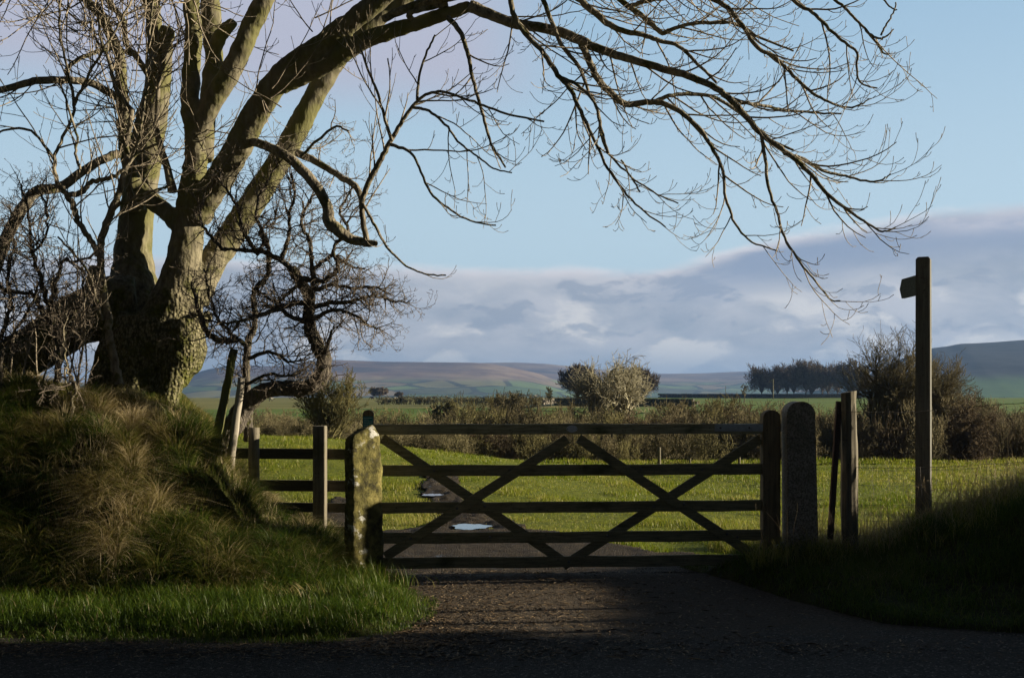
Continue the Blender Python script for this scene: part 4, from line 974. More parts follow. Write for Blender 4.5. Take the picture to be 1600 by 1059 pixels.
    mid = {  # name: (points, spec, density)
        'l1': ([(200, 160, 14, 11.35), (172, 146, 13, 11.3), (140, 129, 12, 11.2), (100, 126, 12, 11.1), (60, 126, 12, 11.0), (25, 135, 11, 10.9), (-20, 146, 10, 10.8), (-90, 150, 8, 10.7)], ASHUP, .9),
        'l2': ([(232, 118, 9, 11.6), (212, 88, 9, 11.6), (196, 68, 9, 11.5), (192, 30, 8, 11.4), (172, 6, 8, 11.4), (160, -30, 6, 11.3)], ASHUP, .6),
        'l3': ([(206, 86, 7, 11.4), (180, 76, 7, 11.3), (150, 82, 7, 11.2), (120, 95, 7, 11.1), (104, 110, 6, 11.05), (108, 126, 6, 11.1)], ASHUP, .3),
        'l4': ([(270, 300, 16, 11.1), (262, 265, 12, 11.1), (253, 235, 11, 11.15), (246, 205, 9, 11.2), (246, 150, 8, 11.2), (250, 90, 6, 11.1), (244, 40, 5, 11), (250, -10, 4, 11)], ASHUP, .7),
        'l5': ([(186, 240, 14, 10.9), (160, 250, 13, 10.8), (130, 268, 14, 10.7), (95, 292, 15, 10.6), (60, 298, 17, 10.5), (40, 318, 18, 10.45), (22, 350, 19, 10.4), (5, 385, 20, 10.35), (-15, 440, 22, 10.3)], None, 0),
        'd0': ([(395, 222, 14, 10.8), (425, 232, 15, 10.5), (455, 250, 16, 10.35), (480, 275, 17, 10.25), (500, 300, 17, 10.2), (512, 325, 17, 10.15), (514, 345, 20, 10.15), (530, 362, 20, 10.1), (550, 374, 16, 10.1), (572, 379, 13, 10.05), (588, 381, 8, 10.0)], None, 0),
        'd1': ([(573, 378, 10, 10.05), (568, 350, 9, 10.0), (565, 320, 9, 10.0), (574, 290, 9, 9.95), (590, 258, 9, 9.9), (605, 230, 8, 9.85), (622, 200, 7, 9.8), (640, 172, 6, 9.75), (660, 152, 5, 9.7), (685, 143, 4.5, 9.65), (720, 152, 4, 9.6), (755, 165, 4, 9.5), (800, 180, 3.5, 9.4), (850, 190, 3, 9.3)], ASH, .75),
        'd2': ([(466, 240, 13, 10.9), (500, 256, 11, 10.6), (530, 275, 10, 10.4), (556, 292, 10, 10.2), (566, 315, 9, 10.05)], THN, .3),
        'd3': ([(645, 168, 5, 9.7), (670, 174, 4.5, 9.6), (695, 194, 4, 9.55), (715, 220, 3.5, 9.5), (740, 240, 3, 9.5), (770, 262, 2.6, 9.45), (800, 270, 2.2, 9.4)], ASH, .8),
        'd4': ([(700, 28, 9, 9.9), (718, 48, 8, 9.8), (730, 80, 7, 9.75), (736, 110, 6, 9.7), (746, 150, 5.5, 9.7), (757, 190, 5, 9.65), (768, 225, 4, 9.6), (790, 262, 3, 9.6)], ASH, .45),
        'd5': ([(610, 226, 6, 9.8), (640, 238, 4.5, 9.7), (655, 262, 4, 9.6), (672, 300, 4, 9.55), (700, 325, 3.5, 9.5), (735, 345, 3, 9.5), (775, 352, 2.4, 9.5)], ASH, .5),
        'd6': ([(565, 316, 5, 10.0), (574, 331, 5, 9.95), (590, 360, 4.5, 9.85), (608, 390, 4, 9.8), (635, 415, 3.2, 9.8), (665, 428, 2.8, 9.8), (697, 430, 2.4, 9.8)], ASH, .3),
        'd7': ([(612, 220, 6, 9.8), (600, 180, 5, 9.8), (588, 140, 4.5, 9.75), (575, 110, 4, 9.7), (562, 70, 3, 9.7)], ASHUP, 1.0),
        'd8': ([(652, 156, 5, 9.7), (655, 120, 4, 9.7), (668, 80, 3.5, 9.65), (680, 55, 3, 9.6)], ASHUP, 1.2),
        'c1': ([(735, 10, 20, 9.9), (770, 24, 17, 9.85), (800, 36, 16, 9.8), (850, 44, 16, 9.7), (890, 55, 16, 9.6), (930, 74, 14, 9.5), (970, 88, 13, 9.4), (1010, 100, 12, 9.3), (1050, 111, 12, 9.25), (1090, 124, 11, 9.2), (1125, 142, 10, 9.1), (1155, 170, 10, 9.05), (1185, 205, 9, 9.0), (1220, 232, 8, 8.95), (1255, 260, 7, 8.9), (1290, 300, 6, 8.85), (1320, 325, 5, 8.8), (1350, 345, 4, 8.75), (1390, 362, 3.2, 8.7), (1435, 355, 2.4, 8.7)], ASH, .95),
        'c1b': ([(1225, 240, 6, 8.95), (1255, 248, 5.5, 9), (1285, 266, 5, 9.05), (1320, 275, 4, 9.1), (1360, 284, 3.4, 9.1), (1395, 280, 2.8, 9.1), (1418, 272, 2.2, 9.1)], ASH, .8),
        'c1c': ([(1130, 148, 6, 9.1), (1160, 160, 5.5, 9.2), (1190, 165, 5, 9.3), (1225, 172, 4.5, 9.4), (1270, 176, 3.6, 9.5), (1315, 178, 2.6, 9.5)], ASH, .8),
        'c1d': ([(1190, 212, 6, 9.0), (1196, 250, 5.5, 8.9), (1200, 290, 5, 8.8), (1214, 330, 4.5, 8.7), (1225, 370, 4, 8.6), (1250, 410, 3.6, 8.5), (1275, 440, 3, 8.5), (1298, 468, 2.6, 8.5), (1313, 470, 2.2, 8.5)], ASH, .55),
        'c2': ([(905, 62, 11, 9.6), (918, 90, 11, 9.65), (932, 120, 11, 9.7), (955, 146, 11, 9.7), (978, 163, 10, 9.7), (1010, 160, 9.5, 9.7), (1040, 163, 8.5, 9.65), (1070, 180, 8, 9.6), (1095, 205, 7, 9.55), (1115, 235, 6, 9.5), (1130, 270, 5, 9.45), (1134, 310, 4.5, 9.4), (1150, 350, 3.8, 9.4), (1175, 378, 3, 9.4), (1215, 392, 2.2, 9.4)], ASH, .85),
        'c2b': ([(1020, 161, 7, 9.7), (1045, 150, 6.5, 9.7), (1080, 147, 6, 9.75), (1120, 154, 5.5, 9.8), (1160, 180, 5, 9.85), (1200, 215, 4.5, 9.9), (1240, 235, 3.6, 9.9)], ASH, .8),
        'c3': ([(795, -20, 9, 9.4), (802, 20, 8.5, 9.4), (820, 52, 8, 9.4), (850, 84, 8, 9.35), (872, 118, 8, 9.3), (892, 142, 7, 9.3), (908, 175, 6, 9.2), (925, 210, 5, 9.2), (945, 255, 4.5, 9.1), (968, 290, 4, 9.1), (1000, 325, 3, 9.05), (1040, 355, 2.4, 9.0)], ASH, .75),
        'c3b': ([(878, 122, 6, 9.3), (905, 135, 5, 9.25), (928, 160, 4.5, 9.2), (940, 200, 4, 9.15), (952, 240, 3.6, 9.1), (985, 275, 3, 9.1), (1020, 300, 2.6, 9.1), (1060, 318, 2.2, 9.1)], ASH, .7),
        'c4': ([(845, -10, 8, 9.5), (862, 35, 7, 9.5), (880, 75, 6.5, 9.5), (905, 105, 6, 9.5), (918, 140, 5, 9.5), (935, 175, 4.5, 9.5), (940, 215, 4, 9.5), (955, 245, 3, 9.5)], ASH, .7),
        'c5': ([(890, -15, 11, 9.8), (920, 12, 11, 9.8), (948, 35, 10, 9.75), (972, 48, 9, 9.7), (1005, 55, 8, 9.7), (1030, 64, 7, 9.7), (1060, 72, 6, 9.7), (1090, 100, 5, 9.7), (1120, 130, 4, 9.7)], ASH, .8),
        'c6': ([(950, -15, 9, 10.0), (985, 12, 9, 10.0), (1015, 35, 8, 9.95), (1035, 52, 7.5, 9.9), (1060, 42, 6, 9.9), (1100, 36, 6, 9.9), (1150, 38, 5, 9.9), (1190, 60, 4, 9.9), (1240, 80, 3, 9.9)], ASH, .9),
        'c6b': ([(985, 10, 8, 10.0), (1010, 2, 7, 10.0), (1050, -5, 7, 10.0)], None, 0),
        'c7': ([(1090, -12, 8, 9.4), (1130, 8, 8, 9.4), (1160, 40, 7, 9.35), (1185, 75, 6.5, 9.3), (1212, 90, 6, 9.3), (1240, 118, 5.5, 9.25), (1265, 142, 5, 9.2), (1295, 160, 4, 9.2), (1330, 168, 3, 9.2), (1358, 155, 2.3, 9.2)], ASH, 1.0),
        'c8': ([(1215, -30, 7, 9.1), (1245, 5, 6, 9.1), (1275, 24, 5.5, 9.05), (1300, 50, 5, 9.05), (1325, 70, 4.5, 9.0), (1340, 84, 4, 9.0), (1338, 108, 3.6, 9.0), (1345, 130, 3, 9.0), (1372, 138, 2.4, 9.0)], ASH, .5),
        'c9': ([(1290, -10, 5, 9.6), (1315, 8, 4.6, 9.6), (1338, 30, 4.2, 9.6), (1358, 52, 3.8, 9.6), (1378, 60, 3.4, 9.6), (1400, 58, 3, 9.6), (1428, 46, 2.2, 9.6)], ASH, .25),
        'c9b': ([(1352, 45, 4, 9.6), (1372, 70, 3.4, 9.6), (1395, 84, 2.8, 9.6), (1415, 84, 2.2, 9.6)], ASH, .2),
        'c9c': ([(1385, 55, 3.4, 9.6), (1405, 38, 3, 9.6), (1430, 18, 2.6, 9.6), (1435, 4, 2.2, 9.6)], ASH, .15),
        'c9d': ([(1390, -5, 3, 9.5), (1412, 10, 2.6, 9.5), (1430, 15, 2.3, 9.5), (1440, 16, 2, 9.5)], ASH, .1),
        'c10': ([(970, 250, 3, 9.1), (985, 275, 3, 9.1), (1000, 300, 2.6, 9.1)], ASH, .6),
        't1': ([(600, 30, 12, 10.2), (640, 12, 14, 10.0), (690, -2, 15, 9.9), (760, -14, 14, 9.8), (850, -22, 14, 9.7), (960, -25, 12, 9.6), (1080, -30, 7, 9.5), (1160, -50, 5, 9.4)], ASH, .5),
        't0': ([(650, 38, 10, 10.1), (640, 22, 10, 10.0), (662, 14, 9, 9.95), (700, 6, 10, 9.95)], None, 0),
        'h1': ([(470, 245, 5, 10.2), (520, 200, 4, 10), (545, 205, 3, 9.9)], THN, .5),
    }
    for k, (q, S, dn) in mid.items():
        if k[0] == 'c': q = [(a_ if a_ < 1370 else 1370+(a_-1370)*.45, b_, w_, y_) for a_, b_, w_, y_ in q]
        c = limb(q, 5, .003, rng); B.add(c[:, :3], c[:, 3], 7)
        if S: sprout(W, rng, c, S, .12 if k[0] != 'c' else .05, dn*(1.3 if k[0] == 'c' else 1.1))
    # shoots springing from the thick stems on the left
    for q, dn in (((300, 250), 1), ((225, 260), 1.2), ((205, 200), 1.5), ((190, 120), 1.6), ((160, 30), 1.8), ((250, 100), 1.2), ((330, 60), .5), ((420, 150), .5), ((500, 75), .5)):
        for k in range(int(10*dn)):
            p = P(q[0]+rng.gauss(0, 10), q[1]+rng.gauss(0, 25), 11.1 if q[0] < 400 else 10.3)
            d = Vector((rng.gauss(-.25 if q[0] < 400 else .3, .8), rng.uniform(-1, .3), rng.gauss(.3, .5))).normalized()
            grow(W, rng, p, d, .008, rng.uniform(.5, 1.1), 1, ASHUP)
    # out of frame top left crown hanging back into view
    for k in range(70):
        p = P(rng.uniform(-60, 330), rng.uniform(-90, -10), rng.uniform(10.2, 11.6)); d = Vector((rng.gauss(-.1, .5), rng.gauss(-.2, .4), rng.uniform(-1, -.1))).normalized()
        grow(W, rng, p, d, .010, rng.uniform(.7, 1.3), 1, ASHUP)
    for k in range(24):
        p = P(rng.uniform(850, 1220), rng.uniform(-70, -10), rng.uniform(9.2, 10.2)); d = Vector((rng.uniform(.2, 1), rng.gauss(0, .4), rng.uniform(-.8, -.1))).normalized()
        grow(W, rng, p, d, .008, rng.uniform(.5, 1.0), 1, ASH)
    B.obj('branches', LIMBM, t); W.obj('twigs', TWIG, t)
old_tree()

def thorn_tree():
    rng = random.Random(5); base = P(345, 700, 10.6)
    t = thing('thorn_tree', 'gnarled low thorn tree with tangled twigs growing under the big tree', 'tree', tuple(base))
    TH = Tubes(); B = Tubes(); W = Tubes()
    thick = [
        [(336, 760, 34, 10.6), (345, 715, 34, 10.6), (358, 675, 34, 10.6), (380, 638, 32, 10.6), (405, 615, 28, 10.55), (440, 607, 27, 10.5), (475, 607, 27, 10.5), (500, 592, 27, 10.5), (507, 565, 25, 10.5), (496, 540, 24, 10.5), (486, 515, 22, 10.5), (482, 490, 20, 10.5), (484, 465, 19, 10.55), (470, 440, 18, 10.6), (455, 418, 17, 10.6)],
        [(388, 690, 22, 10.7), (388, 640, 20, 10.7), (385, 590, 18, 10.7), (388, 540, 17, 10.7), (400, 500, 14, 10.7), (396, 460, 13, 10.7), (418, 430, 12, 10.7), (420, 400, 11, 10.65), (415, 370, 10, 10.6)],
        [(455, 420, 14, 10.6), (436, 405, 13, 10.6), (412, 394, 12, 10.6), (380, 392, 10, 10.6), (350, 388, 8, 10.6)],
        [(455, 430, 14, 10.6), (475, 436, 13, 10.55), (505, 438, 12, 10.5), (522, 428, 11, 10.45), (528, 410, 9, 10.4), (520, 395, 8, 10.4), (525, 378, 8, 10.35)],
        [(486, 480, 14, 10.5), (490, 450, 13, 10.5), (488, 420, 12, 10.5), (486, 390, 11, 10.5), (482, 368, 10, 10.5)],
        [(400, 400, 8, 10.6), (412, 375, 8, 10.6), (405, 360, 7, 10.6), (428, 350, 6, 10.6), (432, 325, 5, 10.6)],
        [(505, 560, 12, 10.45), (512, 535, 10, 10.4), (522, 508, 6, 10.35)],
    ]
    for qi, q in enumerate(thick):
        q = [(a_, b_, w_*(.95 if qi == 0 else .72), y_) for a_, b_, w_, y_ in q]
        c = limb(q, 5, .005, rng); TH.add(c[:, :3], c[:, 3], 9, cap=True); sprout(W, rng, c, THN, .35 if qi == 0 else .12, 1.1)
    br = [
        [(484, 470, 10, 10.5), (450, 478, 9, 10.4), (415, 488, 8, 10.3), (385, 500, 6, 10.25), (350, 505, 4, 10.2), (320, 500, 3, 10.2)],
        [(486, 480, 9, 10.5), (520, 474, 7, 10.45), (555, 470, 5.5, 10.4), (585, 462, 4, 10.4), (612, 470, 3, 10.4), (640, 470, 2.2, 10.4)],
        [(484, 500, 9, 10.5), (460, 498, 8, 10.4), (440, 485, 7, 10.4), (415, 475, 6, 10.3)],
        [(488, 455, 8, 10.5), (520, 445, 6, 10.5), (555, 450, 5, 10.5), (585, 448, 4, 10.5), (610, 460, 2.5, 10.5)],
        [(486, 500, 8, 10.5), (520, 485, 6, 10.4), (550, 490, 4.5, 10.3), (580, 510, 3, 10.3), (595, 514, 2, 10.3)],
        [(490, 420, 7, 10.5), (520, 400, 5.5, 10.5), (545, 415, 4, 10.5), (570, 420, 3, 10.5)],
        [(470, 440, 7, 10.6), (455, 455, 6, 10.6), (430, 470, 5, 10.55), (400, 450, 4, 10.5)],
        [(440, 405, 8, 10.6), (450, 370, 6, 10.55), (452, 340, 5, 10.5), (460, 300, 4, 10.5), (455, 270, 3, 10.5)],
        [(400, 395, 8, 10.6), (380, 360, 6, 10.5), (370, 320, 5, 10.45), (350, 290, 3.5, 10.4), (340, 262, 3, 10.4)],
        [(385, 540, 8, 10.6), (360, 520, 6, 10.5), (335, 490, 5, 10.4), (325, 450, 4, 10.4), (318, 420, 3, 10.4)],
        [(388, 560, 7, 10.6), (420, 550, 6, 10.5), (450, 565, 4, 10.4), (470, 560, 3, 10.4)],
        [(386, 600, 6, 10.6), (420, 585, 5, 10.5), (450, 588, 4, 10.4), (478, 575, 3, 10.4)],
        [(370, 530, 12, 10.4), (345, 532, 11, 10.35), (322, 515, 9, 10.3), (310, 480, 7, 10.3), (300, 440, 5, 10.3)],
        [(486, 380, 6, 10.5), (470, 350, 5, 10.5), (480, 320, 4, 10.5), (500, 295, 3, 10.5)],
        [(350, 390, 6, 10.6), (330, 370, 5, 10.5), (312, 340, 4, 10.5), (320, 300, 3, 10.5)],
        [(415, 372, 6, 10.6), (400, 340, 5, 10.5), (408, 300, 4, 10.5), (430, 262, 3, 10.5), (455, 225, 2.5, 10.4)],
        [(525, 378, 6, 10.35), (545, 360, 5, 10.3), (530, 330, 4, 10.3), (548, 300, 3, 10.3)],
    ]
    for q in br:
        c = limb(q, 5, .007, rng); B.add(c[:, :3], c[:, 3], 6); sprout(W, rng, c, THN, .05, 1.75)
    remeshed(TH, 'trunk', THORN, t, .012, .02, .07)
    B.obj('branches', THORN, t); W.obj('twigs', THTW, t)
thorn_tree()

def sapling():
    rng = random.Random(15); base = P(182, 590, 10.35)
    t = thing('sapling', 'slim smooth stemmed sapling rising in front of the big trunk', 'tree', tuple(base))
    B = Tubes(); W = Tubes()
    L = [[(186, 600, 15, 10.35), (180, 570, 14, 10.35), (172, 530, 13, 10.35), (168, 490, 13, 10.35), (160, 450, 13, 10.35), (157, 400, 12, 10.35), (160, 370, 12, 10.35), (172, 335, 12, 10.3), (186, 300, 11, 10.3), (196, 262, 10, 10.3), (198, 220, 9, 10.25), (205, 180, 8, 10.2), (182, 140, 7, 10.2), (172, 100, 6, 10.2), (158, 60, 5, 10.2), (152, 10, 4, 10.2), (150, -30, 3, 10.2)],
         [(152, 400, 9, 10.35), (142, 375, 9, 10.3), (125, 350, 9, 10.3), (116, 325, 10, 10.25), (105, 306, 9, 10.2), (90, 285, 7, 10.15), (85, 250, 6, 10.1), (95, 222, 5, 10.1), (115, 180, 5, 10.1), (112, 140, 5, 10.1), (100, 90, 4, 10.1), (92, 40, 4, 10.1), (96, -10, 3, 10.1)],
         [(105, 305, 9, 10.2), (128, 300, 9, 10.2), (142, 285, 8, 10.2), (165, 280, 7, 10.15), (190, 268, 6, 10.1), (215, 240, 5, 10.1), (250, 225, 4, 10)],
         [(116, 165, 5, 10.1), (135, 125, 4.5, 10.1), (160, 80, 4, 10.0), (185, 40, 3.5, 10.0), (205, 0, 3, 10)],
         [(160, 500, 6, 10.3), (150, 470, 5, 10.2), (140, 430, 4, 10.1), (118, 400, 3.5, 10.1), (90, 370, 3, 10)],
         [(172, 335, 7, 10.3), (185, 320, 6, 10.2), (205, 312, 5, 10.1), (235, 300, 4, 10), (262, 292, 3, 10)],
         [(85, 250, 5, 10.1), (60, 215, 4, 10.0), (30, 200, 4, 10), (-10, 210, 3, 10)],
         [(125, 265, 5, 10), (118, 240, 4.5, 10), (120, 215, 4, 10), (105, 165, 3.5, 9.9), (92, 120, 3, 9.9)],
         [(196, 262, 6, 10.3), (215, 225, 5, 10.2), (222, 180, 5, 10.1), (230, 120, 4, 10.1), (232, 60, 3.5, 10), (240, 0, 3, 10)]]
    for i, q in enumerate(L):
        c = limb(q, 5, .005, rng); B.add(c[:, :3], c[:, 3], 8)
        sprout(W, rng, c, ASHUP, .3 if i == 0 else .05, .8)
    B.obj('stem', LIMBM, t); W.obj('twigs', TWIG, t)
sapling()
def hedge_thorns():
    rng = random.Random(25)
    specs = [
        ('thorn_shrub', 'spindly thorn shrub with bright knobbly stem on the left bank crest', [
            [(78, 760, 14, 10.0), (80, 700, 13, 10.0), (84, 650, 12, 10.0), (86, 610, 12, 10.0), (92, 570, 11, 10.0), (92, 535, 10, 10.0), (82, 500, 9, 10.0), (74, 470, 8, 10.0), (62, 430, 7, 10.0), (50, 390, 5, 10), (45, 340, 4, 10), (35, 290, 3, 10)],
            [(82, 500, 7, 10), (64, 485, 8, 10), (52, 460, 6, 10), (30, 456, 6, 10), (5, 452, 5, 10), (-30, 440, 4, 10)],
            [(76, 480, 7, 10), (90, 440, 6, 10), (96, 410, 5, 10), (120, 408, 4, 10), (150, 395, 3, 10)],
            [(90, 545, 6, 10), (110, 500, 5, 9.95), (130, 470, 4, 9.9), (128, 430, 3, 9.9)],
            [(50, 400, 5, 10), (70, 370, 4, 10), (75, 330, 4, 10), (60, 290, 3, 10)]]),
        ('thorn_shrub', 'leafless thorn shrub cut by the left edge of the photograph', [
            [(-4, 760, 12, 9.9), (2, 700, 11, 9.9), (5, 640, 9, 9.9), (2, 580, 8, 9.9), (8, 520, 7, 9.9), (18, 470, 6, 9.9), (12, 420, 5, 9.9), (25, 370, 4, 9.9), (15, 320, 3, 9.9)],
            [(6, 540, 6, 9.9), (30, 510, 5, 9.9), (48, 480, 4, 9.9), (60, 440, 3, 9.9)],
            [(4, 600, 6, 9.9), (-25, 560, 5, 9.9), (-50, 500, 4, 9.9), (-40, 420, 3, 9.9)]]),
        ('thorn_shrub', 'thin dead looking thorn stem in the dark gap below the root limb', [
            [(108, 690, 6, 9.8), (110, 655, 5.5, 9.8), (113, 625, 5, 9.8), (120, 605, 5, 9.8), (112, 590, 4, 9.8), (100, 570, 3, 9.8)],
            [(113, 628, 4, 9.8), (102, 600, 3.4, 9.8), (103, 570, 3, 9.8), (100, 530, 2.6, 9.8), (102, 490, 2.2, 9.8)]]),
    ]
    for nm, lb, L in specs:
        b = P(*[(L[0][0][0]), L[0][0][1], L[0][0][3]]); t = thing(nm, lb, 'shrub', tuple(b)); B = Tubes(); W = Tubes()
        for i, q in enumerate(L):
            c = limb(q, 5, .010, rng); B.add(c[:, :3], c[:, 3], 6); sprout(W, rng, c, THN, .42 if i == 0 else .05, .7 if len(L) < 3 else 1.5)
        B.obj('stem', THORN if len(L) > 2 else LIMBM, t); W.obj('twigs', THTW, t)
    # more whippy shoots coming out of the bank
    t = thing('whippy_shrub', 'loose clump of whippy upright shoots on the left bank top', 'shrub', tuple(P(60, 600, 10.3))); W = Tubes()
    for k in range(12):
        p = P(rng.uniform(-40, 150), rng.uniform(600, 640), rng.uniform(10.0, 10.6)); S = dict(ASHUP); S['rmin'] = .002
        grow(W, rng, p, Vector((rng.gauss(0, .25), rng.gauss(0, .2), 1)).normalized(), .010, rng.uniform(.9, 1.7), 1, S)
    W.obj('stems', TWIG, t)
hedge_thorns()

# ------------------------------------------------------------------ middle distance and far trees
def bare(name, label, px, base_py, Y, htpx, wpx, m, seed, kind='round', group=None, stems=1, rmin_px=.32, dens=1, z=None):
    """free standing bare tree: height and spread in photo pixels at depth Y"""
    rng = random.Random(seed); k = Y/F; Hh = htpx*k; Wd = wpx*k
    x = PX(px, Y); zb = PZ(base_py, Y) if z is None else z
    t = thing(name, label, 'tree' if 'tree' in name else 'shrub', (x, Y, zb), group)
    S = dict(max=4, n=[0, 5.2*dens/Hh*1.6, 9*dens/Hh*1.7, 14*dens/Hh*1.9, 22*dens/Hh*2], len=[(0, 0), (.34*Hh, .55*Hh), (.17*Hh, .3*Hh), (.08*Hh, .15*Hh), (.035*Hh, .07*Hh)],
             ang=[(0, 0), (.45, 1.05), (.4, .95), (.4, 1.0), (.4, 1.0)], wig=[.08, .12, .16, .2, .2], up0=[0, .15, .1, .05, .05], up1=[0, .35, .3, .25, .2],
             seg=[.08*Hh, .07*Hh, .05*Hh, .035*Hh, .03*Hh], rr=.6, rmax=[1, Hh*.016, Hh*.008, Hh*.0045, Hh*.003], rmin=rmin_px*k, tip=.4)
    if kind == 'shrub': S['up0'] = [0, .25, .2, .1, .1]; S['ang'] = [(0, 0), (.3, .7), (.3, .8), (.4, .9), (.4, 1)]
    if kind == 'thorn': S['wig'] = [.15, .2, .28, .35, .35]; S['up1'] = [0, .1, .05, 0, 0]; S['ang'] = [(0, 0), (.6, 1.3), (.6, 1.3), (.6, 1.3), (.6, 1.3)]
    B = Tubes(); W = Tubes()
    for s in range(stems):
        a = rng.uniform(0, 6.28); sp = (0 if stems == 1 else rng.uniform(.15, .75)*Wd/Hh*.75)
        d = Vector((math.cos(a)*sp, math.sin(a)*sp*.7, 1)).normalized() if stems > 1 else Vector((rng.gauss(0, .04), 0, 1)).normalized()
        if stems > 1: d = Vector((sp*(2*(s+.5)/stems-1)*1.9, rng.gauss(0, .2), 1)).normalized()
        Lh = Hh*(.86 if stems == 1 else rng.uniform(.6, .8)); n = 8; pts = []; rs = []; dirs = []
        p = Vector((x+(0 if stems == 1 else rng.gauss(0, .03)*Wd), Y, zb-.02*Hh)); r0 = Hh*(.035 if stems == 1 else .02)
        for i in range(n+1):
            pts.append(tuple(p)); rs.append(r0*(1-.8*i/n)); dirs.append(Vector(d))
            d = (d+Vector((rng.gauss(0, .07), rng.gauss(0, .07), .04))).normalized(); p = p+d*(Lh/n)
        B.add(pts, rs, 6)
        S2 = dict(S)
        ws = Wd/Hh
        S2['len'] = [(a_*1, b_*1) if q > 1 else (a_*min(1.3, .55+ws*.55), b_*min(1.3, .55+ws*.55)) for q, (a_, b_) in enumerate(S['len'])]
        S2['n'] = list(S['n']); S2['n'][1] = (13*dens/Hh) if stems == 1 else 8*dens/Hh
        kids(W, rng, pts, rs, dirs, Lh, 0, S2, .28 if stems == 1 else .12)
    B.obj('trunk', m, t); W.obj('crown', m, t)
    return t
M_ = MTREE
def dome(name, label, px, base_py, Y, htpx, wpx, m, seed, clear=.3, group=None, bole=.03, limbs=12, dens=1, wig=1, rmin_px=.32, cat='tree', squash=1.0, levels=3, trunks=1, low=-.25, upf=1):
    """bare tree with a domed crown: limbs run out from the bole to points on the dome, twigs fill it"""
    rng = random.Random(seed); k = Y/F; Hh = htpx*k; Rx = wpx*k/2; x = PX(px, Y); zb = PZ(base_py, Y)
    t = thing(name, label, cat, (x, Y, zb), group); B = Tubes(); W = Tubes()
    Rz = Hh*(1-clear)*.56; cz = zb+Hh-Rz; q = Rx
    S = dict(max=levels, n=[0, 11*dens/q, 15*dens/q, 10*dens/q], len=[(0, 0), (.34*q, .65*q), (.2*q, .4*q), (.12*q, .26*q)], ang=[(0, 0), (.35, .95), (.4, 1.0), (.4, 1.1)],
             wig=[.1, .10*wig, .12*wig, .15*wig], up0=[0, .15*upf, .15*upf, .15*upf], up1=[0, .45*upf, .4*upf, .4*upf], seg=[.1*q, .09*q, .06*q, .05*q], rr=.62, rmax=[1, q*.022, q*.011, q*.007], rmin=rmin_px*k, tip=.45)
    for s in range(trunks):
        ox = 0 if trunks == 1 else (s/(trunks-1)-.5)*Rx*.35; r0 = Hh*bole/max(1, trunks*.6)
        top = Vector((x+ox*1.8+rng.gauss(0, .02)*Hh, Y+rng.gauss(0, .02)*Hh, zb+Hh*clear)); bot = Vector((x+ox*.5, Y, zb-.03*Hh))
        c = crom([(*bot, r0*1.3), (*bot.lerp(top, .5), r0), (*top, r0*.8)], 4); B.add(c[:, :3], c[:, 3], 7)
        for i in range(max(3, limbs//trunks)):
            while True:
                d = Vector((rng.gauss(0, 1), rng.gauss(0, 1), rng.gauss(.25 if low < 0 else .6, .7)))
                d.normalize()
                if d.z > low: break
            rho = rng.uniform(.55, .9); e = Vector((x+d.x*Rx*rho, Y+d.y*Rx*rho, cz+d.z*Rz*rho*squash))
            st_ = bot.lerp(top, rng.uniform(.75, 1)); mid = st_.lerp(e, .45)+Vector((0, 0, .10*Hh+rng.gauss(0, .03*Hh))); mid.x = st_.x+(mid.x-st_.x)*.8
            mids = [st_, st_.lerp(mid, .5)+Vector((rng.gauss(0, 1), rng.gauss(0, 1), 0))*q*.03*wig, mid, mid.lerp(e, .5)+Vector((rng.gauss(0, 1), rng.gauss(0, 1), rng.gauss(0, 1)))*q*.05*wig, e]
            c = crom([(*p, r0*.62*(1-.8*j/4)) for j, p in enumerate(mids)], 4); B.add(c[:, :3], c[:, 3], 5); sprout(W, rng, c, S, .25, 1)
    B.obj('trunk', m, t); W.obj('crown', m, t); return t
bare('bare_tree', 'fan shaped multi stemmed bare tree behind the rail fence', 515, 702, 33, 122, 120, M_['olive'], 3, 'shrub', stems=8, dens=1.0)
dome('bare_tree', 'large spreading bare tree behind the signpost on the right', 1392, 738, 36, 244, 172, M_['brown'], 12, clear=.2, limbs=34, dens=.72, upf=.6, bole=.04, trunks=5, wig=1.1, rmin_px=.24, low=-.1)
dome('bare_tree', 'smaller bare tree just right of the large one behind the signpost', 1462, 735, 37, 200, 130, M_['brown'], 14, clear=.25, limbs=26, dens=.72, upf=.6, bole=.04, trunks=4, wig=1.1, rmin_px=.24, low=-.1)
dome('lichened_tree', 'pale lichened crooked tree standing before the two dark round trees', 955, 692, 60, 134, 150, M_['grey'], 22, clear=.3, limbs=34, dens=.62, wig=2.2, trunks=2, rmin_px=.3, low=-.25, upf=.3, bole=.045)
dome('distant_tree', 'dark dense round tree left of the pale lichened tree', 903, 624, 210, 52, 62, M_['dark'], 31, clear=.1, limbs=44, dens=1.2, rmin_px=.3, low=-.7)
dome('distant_tree', 'dark dense tree half hidden right of the pale lichened tree', 992, 624, 215, 45, 72, M_['dark'], 32, clear=.1, limbs=44, dens=1.2, rmin_px=.3, low=-.7)
dome('distant_tree', 'broad low lone tree on the skyline above the fan shaped tree', 593, 622, 380, 15, 30, M_['dark'], 33, clear=.2, limbs=16, dens=1, rmin_px=.4)
dome('distant_tree', 'very small tree on the skyline right of the broad low one', 624, 622, 380, 9, 14, M_['dark'], 34, clear=.2, limbs=12, dens=.8, rmin_px=.4)
bare('distant_tree', 'small thin bare tree on the skyline just left of the round trees', 861, 634, 120, 28, 18, M_['brown'], 35, 'round', dens=.8)
bare('distant_tree', 'thin twiggy small tree rising between pale tree and far wood', 1163, 628, 200, 26, 14, M_['brown'], 36, 'round', dens=.7)
